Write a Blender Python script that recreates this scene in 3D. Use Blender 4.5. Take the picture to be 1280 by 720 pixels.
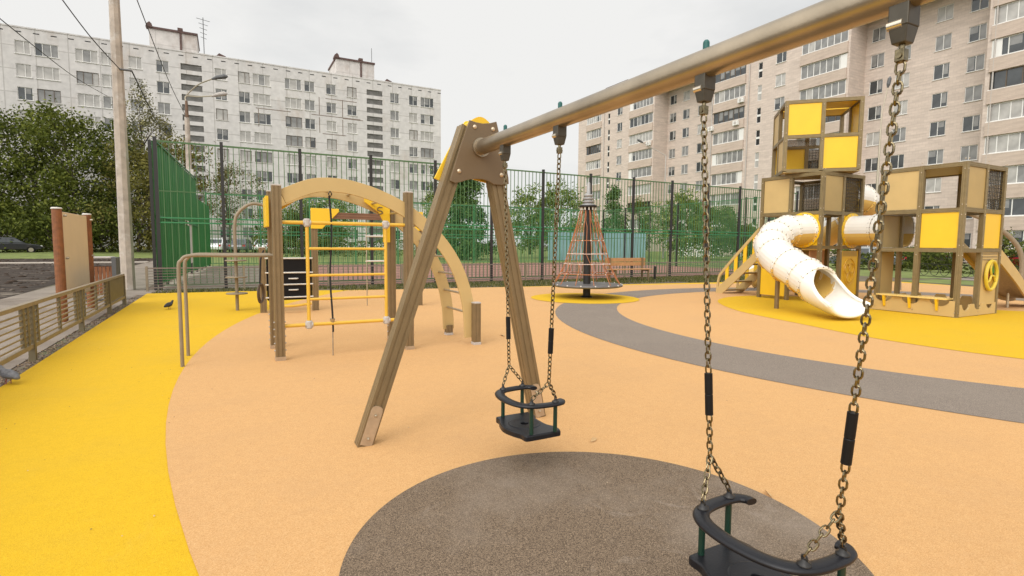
import bpy, bmesh, math, random
from math import sin, cos, pi, radians
from mathutils import Vector, Matrix
for o in list(bpy.data.objects): bpy.data.objects.remove(o)
SC = bpy.context.scene; COL = SC.collection
V = Vector
# ------------------------------------------------------------------ camera
CAMH = 1.4; FPX = 670.0
CAM_R = Matrix.Rotation(radians(-28), 3, 'Z') @ Matrix.Rotation(pi/2 - math.atan(54/670), 3, 'X') @ Matrix.Rotation(.008, 3, 'Z')
cd = bpy.data.cameras.new('camera'); cam = bpy.data.objects.new('camera', cd); COL.objects.link(cam)
cam.matrix_world = Matrix.Translation((0, 0, CAMH)) @ CAM_R.to_4x4()
cd.sensor_width = 36; cd.lens = 36*FPX/1280; cd.clip_start = .05; cd.clip_end = 2000
SC.camera = cam
# ------------------------------------------------------------------ world: overcast sky
w = bpy.data.worlds.new('World'); SC.world = w; w.use_nodes = True
nt = w.node_tree; nt.nodes.clear()
SUN_EL, SUN_AZ = radians(40), radians(-122)          # azimuth clockwise from +Y: veiled sun behind the camera, to the left
out = nt.nodes.new('ShaderNodeOutputWorld'); bg = nt.nodes.new('ShaderNodeBackground'); bg.inputs[1].default_value = .1
sky = nt.nodes.new('ShaderNodeTexSky'); sky.sky_type = 'NISHITA'; sky.sun_disc = False
sky.sun_elevation = SUN_EL; sky.sun_rotation = SUN_AZ; sky.air_density = 1.2; sky.dust_density = 2
tc = nt.nodes.new('ShaderNodeTexCoord'); sep = nt.nodes.new('ShaderNodeSeparateXYZ'); nt.links.new(tc.outputs['Generated'], sep.inputs[0])
mp = nt.nodes.new('ShaderNodeMapping'); mp.inputs['Scale'].default_value = (1, 1, 2.6); nt.links.new(tc.outputs['Generated'], mp.inputs[0])
nz = nt.nodes.new('ShaderNodeTexNoise'); nz.inputs['Scale'].default_value = 1.6; nz.inputs['Detail'].default_value = 7; nz.inputs['Roughness'].default_value = .55
nt.links.new(mp.outputs[0], nz.inputs['Vector'])
cr = nt.nodes.new('ShaderNodeValToRGB'); cr.color_ramp.elements[0].position = .36; cr.color_ramp.elements[0].color = (.765, .775, .775, 1)
cr.color_ramp.elements[1].position = .58; cr.color_ramp.elements[1].color = (1.0, .99, .965, 1); nt.links.new(nz.outputs[0], cr.inputs[0])
mr = nt.nodes.new('ShaderNodeMapRange'); mr.inputs['From Min'].default_value = 0.1; mr.inputs['From Max'].default_value = 1
mr.inputs['To Min'].default_value = 9.1; mr.inputs['To Max'].default_value = 9.6; nt.links.new(sep.outputs[2], mr.inputs[0])
# unseen brighter sky lobe round the veiled sun, added to light the house facades
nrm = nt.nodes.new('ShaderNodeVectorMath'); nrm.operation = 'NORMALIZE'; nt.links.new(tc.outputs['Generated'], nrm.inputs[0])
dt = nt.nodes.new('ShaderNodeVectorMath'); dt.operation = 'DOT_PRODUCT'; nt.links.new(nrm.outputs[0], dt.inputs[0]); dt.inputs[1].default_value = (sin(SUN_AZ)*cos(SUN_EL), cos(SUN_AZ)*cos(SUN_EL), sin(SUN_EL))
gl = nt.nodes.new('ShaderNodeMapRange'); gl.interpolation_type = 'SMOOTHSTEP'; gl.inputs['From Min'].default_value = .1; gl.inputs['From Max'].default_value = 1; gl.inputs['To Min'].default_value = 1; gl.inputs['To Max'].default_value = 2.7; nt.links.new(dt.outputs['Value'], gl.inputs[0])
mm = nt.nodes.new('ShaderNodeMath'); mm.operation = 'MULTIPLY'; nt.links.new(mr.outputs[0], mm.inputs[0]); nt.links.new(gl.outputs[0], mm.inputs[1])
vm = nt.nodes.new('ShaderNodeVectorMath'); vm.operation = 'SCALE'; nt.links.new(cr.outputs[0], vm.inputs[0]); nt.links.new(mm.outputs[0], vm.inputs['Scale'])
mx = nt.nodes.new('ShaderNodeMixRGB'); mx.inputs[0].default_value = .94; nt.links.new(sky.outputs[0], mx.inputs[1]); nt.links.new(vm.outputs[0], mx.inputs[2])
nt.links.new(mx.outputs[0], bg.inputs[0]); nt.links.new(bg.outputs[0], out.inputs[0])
sd = bpy.data.lights.new('sun', 'SUN'); sd.energy = 1.0; sd.angle = radians(34); sd.color = (1, .96, .9)
so = bpy.data.objects.new('sun', sd); COL.objects.link(so)
sdir = V((sin(SUN_AZ)*cos(SUN_EL), cos(SUN_AZ)*cos(SUN_EL), sin(SUN_EL)))
so.rotation_euler = sdir.to_track_quat('Z', 'Y').to_euler()
SC.view_settings.view_transform = 'Standard'; SC.view_settings.look = 'None'; SC.view_settings.gamma = 1
SC.view_settings.exposure = 0.0
# ------------------------------------------------------------------ helpers
def ray(px, py): return CAM_R @ V(((px-640)/FPX, -(py-360)/FPX, -1))
def onX(px, py, X): d = ray(px, py); return V((0, 0, CAMH)) + d*(X/d.x)
def onY(px, py, Y): d = ray(px, py); return V((0, 0, CAMH)) + d*(Y/d.y)
FWD = CAM_R @ V((0, 0, -1))
def dep(px, py, D): d = ray(px, py); return V((0, 0, CAMH)) + d*(D/d.dot(FWD))
def gxy(px, D): p = dep(px, 306, D); return (p.x, p.y)

MATS = {}
def mat(name, col, rough=.6, metal=0., var=.0, scale=8., bump=0., bscale=60., spec=.5, coat=0., stain=None, rand=0.):
    if name in MATS: return MATS[name]
    m = bpy.data.materials.new(name); m.use_nodes = True; n = m.node_tree; p = n.nodes['Principled BSDF']
    p.inputs['Base Color'].default_value = (*col, 1); p.inputs['Roughness'].default_value = rough
    p.inputs['Metallic'].default_value = metal; p.inputs['Specular IOR Level'].default_value = spec
    p.inputs['Coat Weight'].default_value = coat
    t = n.nodes.new('ShaderNodeTexCoord'); last = None
    if var or rand or stain:
        rgb = n.nodes.new('ShaderNodeRGB'); rgb.outputs[0].default_value = (*col, 1); last = rgb.outputs[0]
    if var:
        z = n.nodes.new('ShaderNodeTexNoise'); z.inputs['Scale'].default_value = scale; z.inputs['Detail'].default_value = 6
        n.links.new(t.outputs['Object'], z.inputs['Vector'])
        r = n.nodes.new('ShaderNodeMapRange'); r.inputs['From Min'].default_value = .3; r.inputs['From Max'].default_value = .7
        r.inputs['To Min'].default_value = 1-var; r.inputs['To Max'].default_value = 1+var*.6; n.links.new(z.outputs[0], r.inputs[0])
        s = n.nodes.new('ShaderNodeVectorMath'); s.operation = 'SCALE'; n.links.new(last, s.inputs[0]); n.links.new(r.outputs[0], s.inputs['Scale']); last = s.outputs[0]
    if rand:
        g = n.nodes.new('ShaderNodeNewGeometry'); hs = n.nodes.new('ShaderNodeMapRange')
        hs.inputs['To Min'].default_value = 1-rand; hs.inputs['To Max'].default_value = 1+rand; n.links.new(g.outputs['Random Per Island'], hs.inputs[0])
        s = n.nodes.new('ShaderNodeVectorMath'); s.operation = 'SCALE'; n.links.new(last, s.inputs[0]); n.links.new(hs.outputs[0], s.inputs['Scale']); last = s.outputs[0]
    if stain:
        scol, ssc, lo, hi = stain
        z = n.nodes.new('ShaderNodeTexNoise'); z.inputs['Scale'].default_value = ssc; z.inputs['Detail'].default_value = 8; z.inputs['Roughness'].default_value = .65
        n.links.new(t.outputs['Object'], z.inputs['Vector'])
        r = n.nodes.new('ShaderNodeMapRange'); r.inputs['From Min'].default_value = lo; r.inputs['From Max'].default_value = hi; n.links.new(z.outputs[0], r.inputs[0])
        x = n.nodes.new('ShaderNodeMixRGB'); n.links.new(r.outputs[0], x.inputs[0]); n.links.new(last, x.inputs[1]); x.inputs[2].default_value = (*scol, 1); last = x.outputs[0]
    if last is not None: n.links.new(last, p.inputs['Base Color'])
    if bump:
        z = n.nodes.new('ShaderNodeTexNoise'); z.inputs['Scale'].default_value = bscale; z.inputs['Detail'].default_value = 4
        n.links.new(t.outputs['Object'], z.inputs['Vector'])
        b = n.nodes.new('ShaderNodeBump'); b.inputs['Strength'].default_value = bump; b.inputs['Distance'].default_value = .02
        n.links.new(z.outputs[0], b.inputs['Height']); n.links.new(b.outputs[0], p.inputs['Normal'])
    MATS[name] = m; return m

def rubber(name, c1, c2, c3, frac=.5, dirt=(.3, .2, .12), damt=.25):
    """poured rubber granules: speckle of three granule colours, broad patchy wear, fine bump"""
    m = bpy.data.materials.new(name); m.use_nodes = True; n = m.node_tree; p = n.nodes['Principled BSDF']; L = n.links
    p.inputs['Roughness'].default_value = .88; p.inputs['Specular IOR Level'].default_value = .25
    t = n.nodes.new('ShaderNodeTexCoord')
    vo = n.nodes.new('ShaderNodeTexVoronoi'); vo.inputs['Scale'].default_value = 310; L.new(t.outputs['Object'], vo.inputs['Vector'])
    sp = n.nodes.new('ShaderNodeSeparateColor'); L.new(vo.outputs['Color'], sp.inputs[0])
    r = n.nodes.new('ShaderNodeValToRGB'); e = r.color_ramp.elements
    e[0].position = 0; e[0].color = (*c2, 1); e[1].position = 1; e[1].color = (*c3, 1)
    k = e.new(.5-frac*.35); k.color = (*c1, 1); k = e.new(.5+frac*.35); k.color = (*c1, 1); L.new(sp.outputs[0], r.inputs[0])
    z = n.nodes.new('ShaderNodeTexNoise'); z.inputs['Scale'].default_value = .9; z.inputs['Detail'].default_value = 9; z.inputs['Roughness'].default_value = .62
    L.new(t.outputs['Object'], z.inputs['Vector'])
    mr = n.nodes.new('ShaderNodeMapRange'); mr.inputs['From Min'].default_value = .48; mr.inputs['From Max'].default_value = .75
    mr.inputs['To Max'].default_value = damt; L.new(z.outputs[0], mr.inputs[0])
    x = n.nodes.new('ShaderNodeMixRGB'); L.new(mr.outputs[0], x.inputs[0]); L.new(r.outputs[0], x.inputs[1]); x.inputs[2].default_value = (*dirt, 1)
    z2 = n.nodes.new('ShaderNodeTexNoise'); z2.inputs['Scale'].default_value = 14; z2.inputs['Detail'].default_value = 5; L.new(t.outputs['Object'], z2.inputs['Vector'])
    m2 = n.nodes.new('ShaderNodeMapRange'); m2.inputs['From Min'].default_value = .3; m2.inputs['From Max'].default_value = .7; m2.inputs['To Min'].default_value = .97; m2.inputs['To Max'].default_value = 1.02
    L.new(z2.outputs[0], m2.inputs[0])
    s = n.nodes.new('ShaderNodeVectorMath'); s.operation = 'SCALE'; L.new(x.outputs[0], s.inputs[0]); L.new(m2.outputs[0], s.inputs['Scale'])
    wv = n.nodes.new('ShaderNodeTexNoise'); wv.inputs['Scale'].default_value = 3.2; wv.inputs['Detail'].default_value = 10; wv.inputs['Roughness'].default_value = .72; wv.inputs['Distortion'].default_value = 1.2
    L.new(t.outputs['Object'], wv.inputs['Vector'])
    m3 = n.nodes.new('ShaderNodeMapRange'); m3.inputs['From Min'].default_value = .58; m3.inputs['From Max'].default_value = .78; m3.inputs['To Max'].default_value = damt*.8; L.new(wv.outputs[0], m3.inputs[0])
    x3 = n.nodes.new('ShaderNodeMixRGB'); L.new(m3.outputs[0], x3.inputs[0]); L.new(s.outputs[0], x3.inputs[1]); x3.inputs[2].default_value = (*[min(.75, c*1.15+.03) for c in dirt], 1); L.new(x3.outputs[0], p.inputs['Base Color'])
    b = n.nodes.new('ShaderNodeBump'); b.inputs['Strength'].default_value = .35; b.inputs['Distance'].default_value = .004
    L.new(vo.outputs['Distance'], b.inputs['Height']); L.new(b.outputs[0], p.inputs['Normal'])
    return m

def leafmat(name, col, rand=.45, yel=None):
    m = bpy.data.materials.new(name); m.use_nodes = True; n = m.node_tree; L = n.links; p = n.nodes['Principled BSDF']
    g = n.nodes.new('ShaderNodeNewGeometry'); r = n.nodes.new('ShaderNodeValToRGB'); e = r.color_ramp.elements
    e[0].color = (*[c*(1-rand) for c in col], 1); e[1].color = (*(yel or [c*(1+rand*1.3) for c in col]), 1)
    k = e.new(.6); k.color = (*col, 1); L.new(g.outputs['Random Per Island'], r.inputs[0])
    L.new(r.outputs[0], p.inputs['Base Color']); p.inputs['Roughness'].default_value = .6; p.inputs['Specular IOR Level'].default_value = .1
    tr = n.nodes.new('ShaderNodeBsdfTranslucent'); L.new(r.outputs[0], tr.inputs[0]); ms = n.nodes.new('ShaderNodeMixShader'); ms.inputs[0].default_value = .25
    L.new(p.outputs[0], ms.inputs[1]); L.new(tr.outputs[0], ms.inputs[2]); L.new(ms.outputs[0], n.nodes['Material Output'].inputs[0])
    return m

def wloc(o):
    p = V(o.location)
    while o.parent: o = o.parent; p += o.location
    return p
def tag(o, label=None, cat=None, group=None, kind=None):
    if label: o['label'] = label
    if cat: o['category'] = cat
    if group: o['group'] = group
    if kind: o['kind'] = kind
    return o
def empty(name, loc, label, cat, group=None):
    o = bpy.data.objects.new(name, None); COL.objects.link(o); o.location = loc; o.empty_display_size = .2
    return tag(o, label, cat, group)
def copy_tree(o, parent=None):
    c = o.copy(); COL.objects.link(c)
    if parent: c.parent = parent
    for ch in o.children: copy_tree(ch, c)
    return c

class MB:
    def __init__(s): s.v = []; s.f = []; s.m = []; s.sm = []
    def add(s, verts, faces, mi=0, smooth=False):
        k = len(s.v); s.v += [V(v) for v in verts]
        for f in faces: s.f.append([i+k for i in f]); s.m.append(mi); s.sm.append(smooth)
    def box(s, x0, x1, y0, y1, z0, z1, mi=0):
        s.add([(x, y, z) for z in (z0, z1) for y in (y0, y1) for x in (x0, x1)],
              [(0, 2, 3, 1), (4, 5, 7, 6), (0, 1, 5, 4), (2, 6, 7, 3), (0, 4, 6, 2), (1, 3, 7, 5)], mi)
    def obox(s, c, ax, ay, az, mi=0):
        """oriented box: centre and three half-axis vectors"""
        c = V(c); ax, ay, az = V(ax), V(ay), V(az)
        s.add([c+ax*i+ay*j+az*k for k in (-1, 1) for j in (-1, 1) for i in (-1, 1)],
              [(0, 2, 3, 1), (4, 5, 7, 6), (0, 1, 5, 4), (2, 6, 7, 3), (0, 4, 6, 2), (1, 3, 7, 5)], mi)
    def beam(s, a, b, w, d, side=(0, 0, 1), mi=0):
        a, b = V(a), V(b); t = (b-a).normalized(); sd = V(side); sd = (sd-t*sd.dot(t)).normalized(); u = t.cross(sd)
        s.obox((a+b)/2, (b-a)/2, sd*w/2, u*d/2, mi)
    def section(s, a, b, poly, side, mi=0, smooth=False):
        """extrude a 2D section (list of (u,v)) from a to b; u runs along side"""
        a, b = V(a), V(b); t = (b-a).normalized(); sd = V(side); sd = (sd-t*sd.dot(t)).normalized(); u = t.cross(sd); n = len(poly)
        vs = [p+sd*x+u*y for p in (a, b) for x, y in poly]
        s.add(vs, [(i, (i+1) % n, n+(i+1) % n, n+i) for i in range(n)]+[tuple(range(n))[::-1], tuple(range(n, 2*n))], mi, smooth)
    def post(s, a, b, w=.1, d=.1, side=(1, 0, 0), mi=0):
        """aluminium post with two grooves down every face"""
        g, gd = .008*w/.1, .006*w/.1; P = []
        def edge(h, k):
            return [(-h, 0), (-h*.45-g, 0), (-h*.45-g*.6, gd), (-h*.45+g*.6, gd), (-h*.45+g, 0), (h*.45-g, 0), (h*.45-g*.6, gd), (h*.45+g*.6, gd), (h*.45+g, 0)]
        hw, hd = w/2, d/2
        for u, q in edge(hw, 0): P.append((u, -hd+q))
        for u, q in edge(hd, 0): P.append((hw-q, u))
        for u, q in edge(hw, 0): P.append((-u, hd-q))
        for u, q in edge(hd, 0): P.append((-hw+q, -u))
        s.section(a, b, P, side, mi)
    def cyl(s, a, b, r, n=12, mi=0, r2=None, cap=True):
        a, b = V(a), V(b); t = (b-a).normalized(); x = t.orthogonal().normalized(); y = t.cross(x); r2 = r if r2 is None else r2
        vs = [p+(x*cos(2*pi*i/n)+y*sin(2*pi*i/n))*q for p, q in ((a, r), (b, r2)) for i in range(n)]
        s.add(vs, [(i, (i+1) % n, n+(i+1) % n, n+i) for i in range(n)], mi, True)
        if cap: s.add(vs, [tuple(range(n))[::-1], tuple(range(n, 2*n))], mi)
    def tube(s, pts, r, n=8, mi=0, closed=False, cap=True, mfun=None):
        pts = [V(p) for p in pts]; N = len(pts); rs = r if isinstance(r, (list, tuple)) else [r]*N; rings = []
        T = []
        for i in range(N):
            if closed: t = pts[(i+1) % N]-pts[i-1]
            else: t = pts[min(i+1, N-1)]-pts[max(i-1, 0)]
            T.append(t.normalized())
        x = T[0].orthogonal().normalized()
        if abs(T[0].z) < .95: x = V((0, 0, 1)); x = (x-T[0]*x.dot(T[0])).normalized()
        vs = []
        for i in range(N):
            x = (x-T[i]*x.dot(T[i])).normalized(); y = T[i].cross(x)
            vs += [pts[i]+(x*cos(2*pi*k/n)+y*sin(2*pi*k/n))*rs[i] for k in range(n)]
        for i in range(N if closed else N-1):
            j = (i+1) % N
            for k in range(n):
                mm = mi if mfun is None else mfun(2*pi*(k+.5)/n)
                s.add([vs[i*n+k], vs[i*n+(k+1) % n], vs[j*n+(k+1) % n], vs[j*n+k]], [(0, 1, 2, 3)], mm, True)
        if cap and not closed: s.add(vs, [tuple(range(n))[::-1], tuple(range((N-1)*n, N*n))], mi)
    def prism(s, poly, a, b, f, mi=0):
        """poly of 2D points; f(u,v,t) maps to 3D; extruded t from a to b"""
        n = len(poly); vs = [f(u, v, t) for t in (a, b) for u, v in poly]
        s.add(vs, [(i, (i+1) % n, n+(i+1) % n, n+i) for i in range(n)]+[tuple(range(n))[::-1], tuple(range(n, 2*n))], mi)
    def strip(s, A, B, a, b, f, mi=0):
        """curved plate between two 2D curves A and B (same count), thickness a..b"""
        n = len(A)
        for i in range(n-1):
            q = [A[i], A[i+1], B[i+1], B[i]]; vs = [f(u, v, t) for t in (a, b) for u, v in q]
            fs = [(0, 1, 2, 3)[::-1], (4, 5, 6, 7), (0, 1, 5, 4), (2, 3, 7, 6)]
            if i == 0: fs.append((3, 0, 4, 7))
            if i == n-2: fs.append((1, 2, 6, 5))
            s.add(vs, fs, mi)
    def lathe(s, c, prof, n=24, mi=0):
        c = V(c); vs = [c+V((r*cos(2*pi*i/n), r*sin(2*pi*i/n), z)) for r, z in prof for i in range(n)]; m = len(prof)
        s.add(vs, [(j*n+i, j*n+(i+1) % n, (j+1)*n+(i+1) % n, (j+1)*n+i) for j in range(m-1) for i in range(n)], mi, True)
    def sph(s, c, r, mi=0, n=8, sc=(1, 1, 1)):
        c = V(c); m = n//2; vs = []
        for j in range(m+1):
            for i in range(n):
                a = pi*j/m; vs.append(c+V((r*sc[0]*sin(a)*cos(2*pi*i/n), r*sc[1]*sin(a)*sin(2*pi*i/n), r*sc[2]*cos(a))))
        s.add(vs, [(j*n+i, (j+1)*n+i, (j+1)*n+(i+1) % n, j*n+(i+1) % n) for j in range(m) for i in range(n)], mi, True)
    def build(s, name, mats, parent=None, bevel=0, merge=False, solid=0, sub=0, kind=None):
        org = wloc(parent) if parent else V((0, 0, 0))
        me = bpy.data.meshes.new(name); me.from_pydata([v-org for v in s.v], [], s.f)
        for m in (mats if isinstance(mats, (list, tuple)) else [mats]): me.materials.append(m)
        me.polygons.foreach_set('material_index', s.m); me.polygons.foreach_set('use_smooth', s.sm); me.update()
        if merge or sub or solid:
            bm = bmesh.new(); bm.from_mesh(me); bmesh.ops.remove_doubles(bm, verts=bm.verts, dist=1e-4); bmesh.ops.recalc_face_normals(bm, faces=bm.faces); bm.to_mesh(me); bm.free()
        o = bpy.data.objects.new(name, me); COL.objects.link(o)
        if parent: o.parent = parent
        if solid:
            d = o.modifiers.new('solid', 'SOLIDIFY'); d.thickness = solid; d.offset = -1
        if sub:
            d = o.modifiers.new('sub', 'SUBSURF'); d.levels = d.render_levels = sub
        if bevel:
            d = o.modifiers.new('bevel', 'BEVEL'); d.width = bevel; d.segments = 2; d.limit_method = 'ANGLE'; d.angle_limit = radians(40)
        if kind: o['kind'] = kind
        return o

def catmull(P, n=8, closed=False):
    P = [V(p) for p in P]; N = len(P); o = []
    for i in range(N if closed else N-1):
        if closed: a, b, c, d = P[i-1], P[i], P[(i+1) % N], P[(i+2) % N]
        else: a, b, c, d = P[max(i-1, 0)], P[i], P[i+1], P[min(i+2, N-1)]
        for k in range(n):
            t = k/n; o.append(.5*((2*b)+(c-a)*t+(2*a-5*b+4*c-d)*t*t+(3*b-a-3*c+d)*t**3))
    if not closed: o.append(P[-1])
    return o
def sheet(name, poly, z, m, kind='structure'):
    b = MB(); b.add([(p[0], p[1], z) for p in poly], [tuple(range(len(poly)))]); o = b.build(name, m, kind=kind); return o
def circle(c, r, n=96): return [(c[0]+r*cos(2*pi*i/n), c[1]+r*sin(2*pi*i/n)) for i in range(n)]
def clip(poly, inside, cut):
    o = []
    for i in range(len(poly)):
        a, b = poly[i-1], poly[i]
        if inside(b):
            if not inside(a): o.append(cut(a, b))
            o.append(b)
        elif inside(a): o.append(cut(a, b))
    return o
def clip_convex(poly, conv):
    for i in range(len(conv)):
        p, q = conv[i], conv[(i+1) % len(conv)]; nx, ny = -(q[1]-p[1]), q[0]-p[0]
        ds = lambda a: (a[0]-p[0])*nx+(a[1]-p[1])*ny
        def cut(a, b): t = ds(a)/(ds(a)-ds(b)); return (a[0]+(b[0]-a[0])*t, a[1]+(b[1]-a[1])*t)
        poly = clip(poly, lambda a: ds(a) >= 0, cut)
    return poly

# ------------------------------------------------------------------ materials
M_BROWN = mat('bronze_aluminium', (.23, .163, .083), .42, .35, .10, 9, .03, 200)
M_BRDK = mat('bronze_plate', (.17, .115, .062), .5, .1, .08, 6, .04, 300)
M_BEAM = mat('beam_steel', (.40, .33, .24), .32, .8, .22, 4, .03, 90, stain=((.33, .27, .2), 2.2, .55, .75))
M_CREAM = mat('cream_board', (.53, .375, .155), .5, 0, .06, 3)
M_CREAMD = mat('tan_board', (.42, .295, .115), .5, 0, .06, 3)
M_YEL = mat('yellow_board', (.80, .50, .018), .42, 0, .04, 3)
M_YPIPE = mat('yellow_pipe', (.70, .42, .045), .35, 0, .06, 6)
M_STEEL = mat('galvanised_steel', (.48, .42, .32), .38, .8, .15, 30)
M_CHAIN = mat('chain_steel', (.21, .17, .10), .27, .95, .4, 60)
M_TAUPE = mat('taupe_painted_steel', (.26, .205, .135), .5, .1, .12, 8)
M_OLIVE = mat('olive_painted_steel', (.15, .12, .065), .55, .1, .15, 8)
M_BLACK = mat('black_rubber', (.007, .0065, .007), .5, 0, .2, 12, spec=.22)
M_BLACKS = mat('black_plastic', (.009, .009, .012), .38, 0, .3, 9, .05, 120, spec=.38)
M_GREENP = mat('dark_green_post', (.006, .032, .019), .35)
M_TEAL = mat('teal_cap', (.01, .10, .09), .4)
M_IRON = mat('dark_iron', (.020, .017, .015), .5, .2, .2, 10)
M_CAP = mat('grey_plastic', (.46, .42, .38), .5)
M_WHITE = mat('white_plastic', (.82, .785, .715), .28, 0, .03, 4, coat=.2)
M_SLYEL = mat('amber_plastic', (.75, .50, .14), .3)
M_WOOD = mat('orange_brown_wood', (.235, .082, .024), .55, 0, .25, 14)
M_BENCH = mat('bench_wood', (.46, .24, .10), .55, 0, .2, 10)
M_CONC = mat('concrete', (.46, .39, .32), .85, 0, .22, 5, .3, 40, stain=((.56, .52, .47), 2.2, .55, .7))
M_GREY = mat('dark_grey_metal', (.10, .10, .10), .5)
M_ROPE = mat('orange_rope', (.40, .145, .055), .8)
M_BROPE = mat('black_rope', (.012, .012, .012), .8)
M_FGREEN = mat('fence_green', (.045, .19, .065), .5)
M_FGREY = mat('fence_bar_green', (.075, .15, .055), .5)
M_FPOST = mat('fence_post_black', (.022, .020, .018), .5)
M_FLIGHT = mat('fence_bright_green', (.035, .20, .075), .5)
M_SHEET = mat('green_sheet_metal', (.018, .19, .036), .45, 0, .15, 2)
M_PALE = mat('pale_board', (.62, .58, .52), .6, 0, .1, 5)
M_BARK = mat('bark', (.075, .055, .04), .9, 0, .4, 10, .5, 30)
M_GLASS = mat('window_glass', (.055, .060, .062), .08, 0, .35, .9, spec=.6)
M_CURT = mat('curtained_glass', (.42, .40, .37), .25, 0, .25, 1.1)
M_CURT2 = mat('grey_curtained_glass', (.24, .235, .225), .22, 0, .3, 1.1)
M_DARK = mat('open_window_dark', (.012, .011, .010), .6)
M_FRW = mat('white_frame', (.74, .72, .68), .5)
M_FRB = mat('brown_frame', (.12, .085, .055), .6)
M_ROOF = mat('rusty_roof_edge', (.10, .055, .045), .7, 0, .3, 3)

# ------------------------------------------------------------------ ground and surfaces
M_SOIL = mat('bare_soil', (.15, .11, .08), .95, 0, .35, 1.4, .5, 12, stain=((.10, .11, .04), 3, .5, .62))
M_GRASS = mat('grass_ground', (.17, .21, .05), .95, 0, .35, 1.2, .6, 25, stain=((.17, .14, .08), 2.2, .55, .7))
M_ASPH = mat('worn_asphalt', (.25, .205, .165), .9, 0, .18, 1.5, .3, 60, stain=((.16, .125, .095), .8, .5, .68))
M_COURTR = mat('court_red', (.30, .15, .11), .9, 0, .15, .6)
M_COURTG = mat('court_grey', (.27, .235, .18), .9, 0, .15, .6)
M_MUD = mat('churned_mud', (.060, .045, .036), .8, 0, .55, 2.2, 1.0, 5, spec=.12, stain=((.20, .165, .13), .7, .58, .66))
R_YEL = rubber('yellow_rubber', (.66, .395, .010), (.55, .31, .010), (.73, .48, .028), .6, (.52, .33, .04), .3)
R_PEA = rubber('peach_rubber', (.605, .342, .140), (.49, .26, .098), (.69, .435, .21), .45, (.49, .29, .14), .35)
R_GRY = rubber('grey_rubber', (.215, .175, .142), (.13, .105, .085), (.36, .29, .23), .35, (.27, .225, .18), .5)
R_DRK = rubber('brown_grey_rubber', (.148, .106, .070), (.065, .044, .030), (.33, .24, .16), .12, (.29, .235, .185), .75)

b = MB(); b.add([(-900, -900, -.03), (900, -900, -.03), (900, 900, -.03), (-900, 900, -.03)], [(0, 1, 2, 3)])
b.build('ground', M_SOIL, kind='structure')
PAD = [(-1.97, -9), (24.2, -9), (23.8, 7.9), (24.2, 9.6), (24.7, 12.1), (18.6, 14.5), (15.1, 14.95), (7.8, 15.85), (4.7, 16.2), (.3, 17.3), (-1.95, 17.5)]
b = MB(); n = len(PAD); b.add([(x, y, z) for z in (-.03, 0) for x, y in PAD], [tuple(range(n, 2*n))]+[(i, (i+1) % n, n+(i+1) % n, n+i) for i in range(n)])
b.build('rubber_pavement', R_YEL, kind='structure')
inset = [(-1.96, -8.9), (24.0, -8.9), (23.6, 7.9), (23.95, 9.6), (24.4, 12.0), (18.5, 14.42), (15.1, 14.88), (7.8, 15.78), (4.7, 16.1), (.3, 17.2), (-1.9, 17.4)]
sheet('peach_rubber_surface', clip_convex(circle((16.41, 5.9), 16.9, 200), inset[:2]+[(24.0, 8.0), (24.3, 12.0), (18.5, 14.42), (7.8, 15.78), (.3, 17.2), (-1.9, 17.4)]), .004, R_PEA)
def ringsheet(name, c, ci, r0, r1, z, m, n=128):
    b = MB(); vs = [(c[0]+r1*cos(2*pi*i/n), c[1]+r1*sin(2*pi*i/n), z) for i in range(n)]+[(ci[0]+r0*cos(2*pi*i/n), ci[1]+r0*sin(2*pi*i/n), z) for i in range(n)]
    b.add(vs, [(i, (i+1) % n, n+(i+1) % n, n+i) for i in range(n)]); return b.build(name, m, kind='structure')
ringsheet('grey_ring_surface', (12.57, 5.21), (12.59, 5.36), 6.38, 7.77, .008, R_GRY)
blob = catmull([(11.2, 9.7, 0), (9.86, 8.04, 0), (9.2, 6.1, 0), (8.78, 4.4, 0), (8.95, 2.7, 0), (10, .8, 0), (12.2, -.4, 0), (15, -.2, 0), (17.4, 1.4, 0), (17.6, 3.6, 0), (15.6, 5.3, 0), (14.9, 7.5, 0), (14.2, 9.6, 0), (12.8, 10.3, 0)], 8, True)
sheet('yellow_play_surface', [(p.x, p.y) for p in blob], .008, R_YEL)
sheet('yellow_disc_surface', circle((8.35, 11.6), 1.42), .012, R_YEL)
sheet('dark_disc_surface', circle((1.48, 1.9), 1.155, 128), .008, R_DRK)
sheet('asphalt_path', [(-4.9, -9), (-2.16, -9), (-2.16, 15.2), (-1.9, 15.6), (-1.9, 18.2), (-.6, 18.3), (-2.2, 19.1), (-2.2, 56.4), (-4.9, 56.4)], -.022, M_ASPH)
sheet('mud', [(-60, -10), (-4.9, -10), (-4.95, 6), (-4.8, 14), (-5.05, 22), (-5.0, 38), (-5.0, 56.5), (-90, 56.5), (-90, -10)], -.024, M_MUD)
b = MB(); b.box(-60, -4.85, 43.8, 45.6, -.03, .03); b.build('light_footpath', mat('pale_concrete_path', (.42, .36, .30), .9, 0, .15, 1), kind='structure')
sheet('court_floor', [(-1.8, 18.95), (2.6, 18.95), (2.6, 37), (-1.8, 37)], -.02, M_COURTG)
sheet('court_floor', [(2.6, 18.95), (28, 18.95), (28, 37), (2.6, 37)], -.02, M_COURTR)
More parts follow.
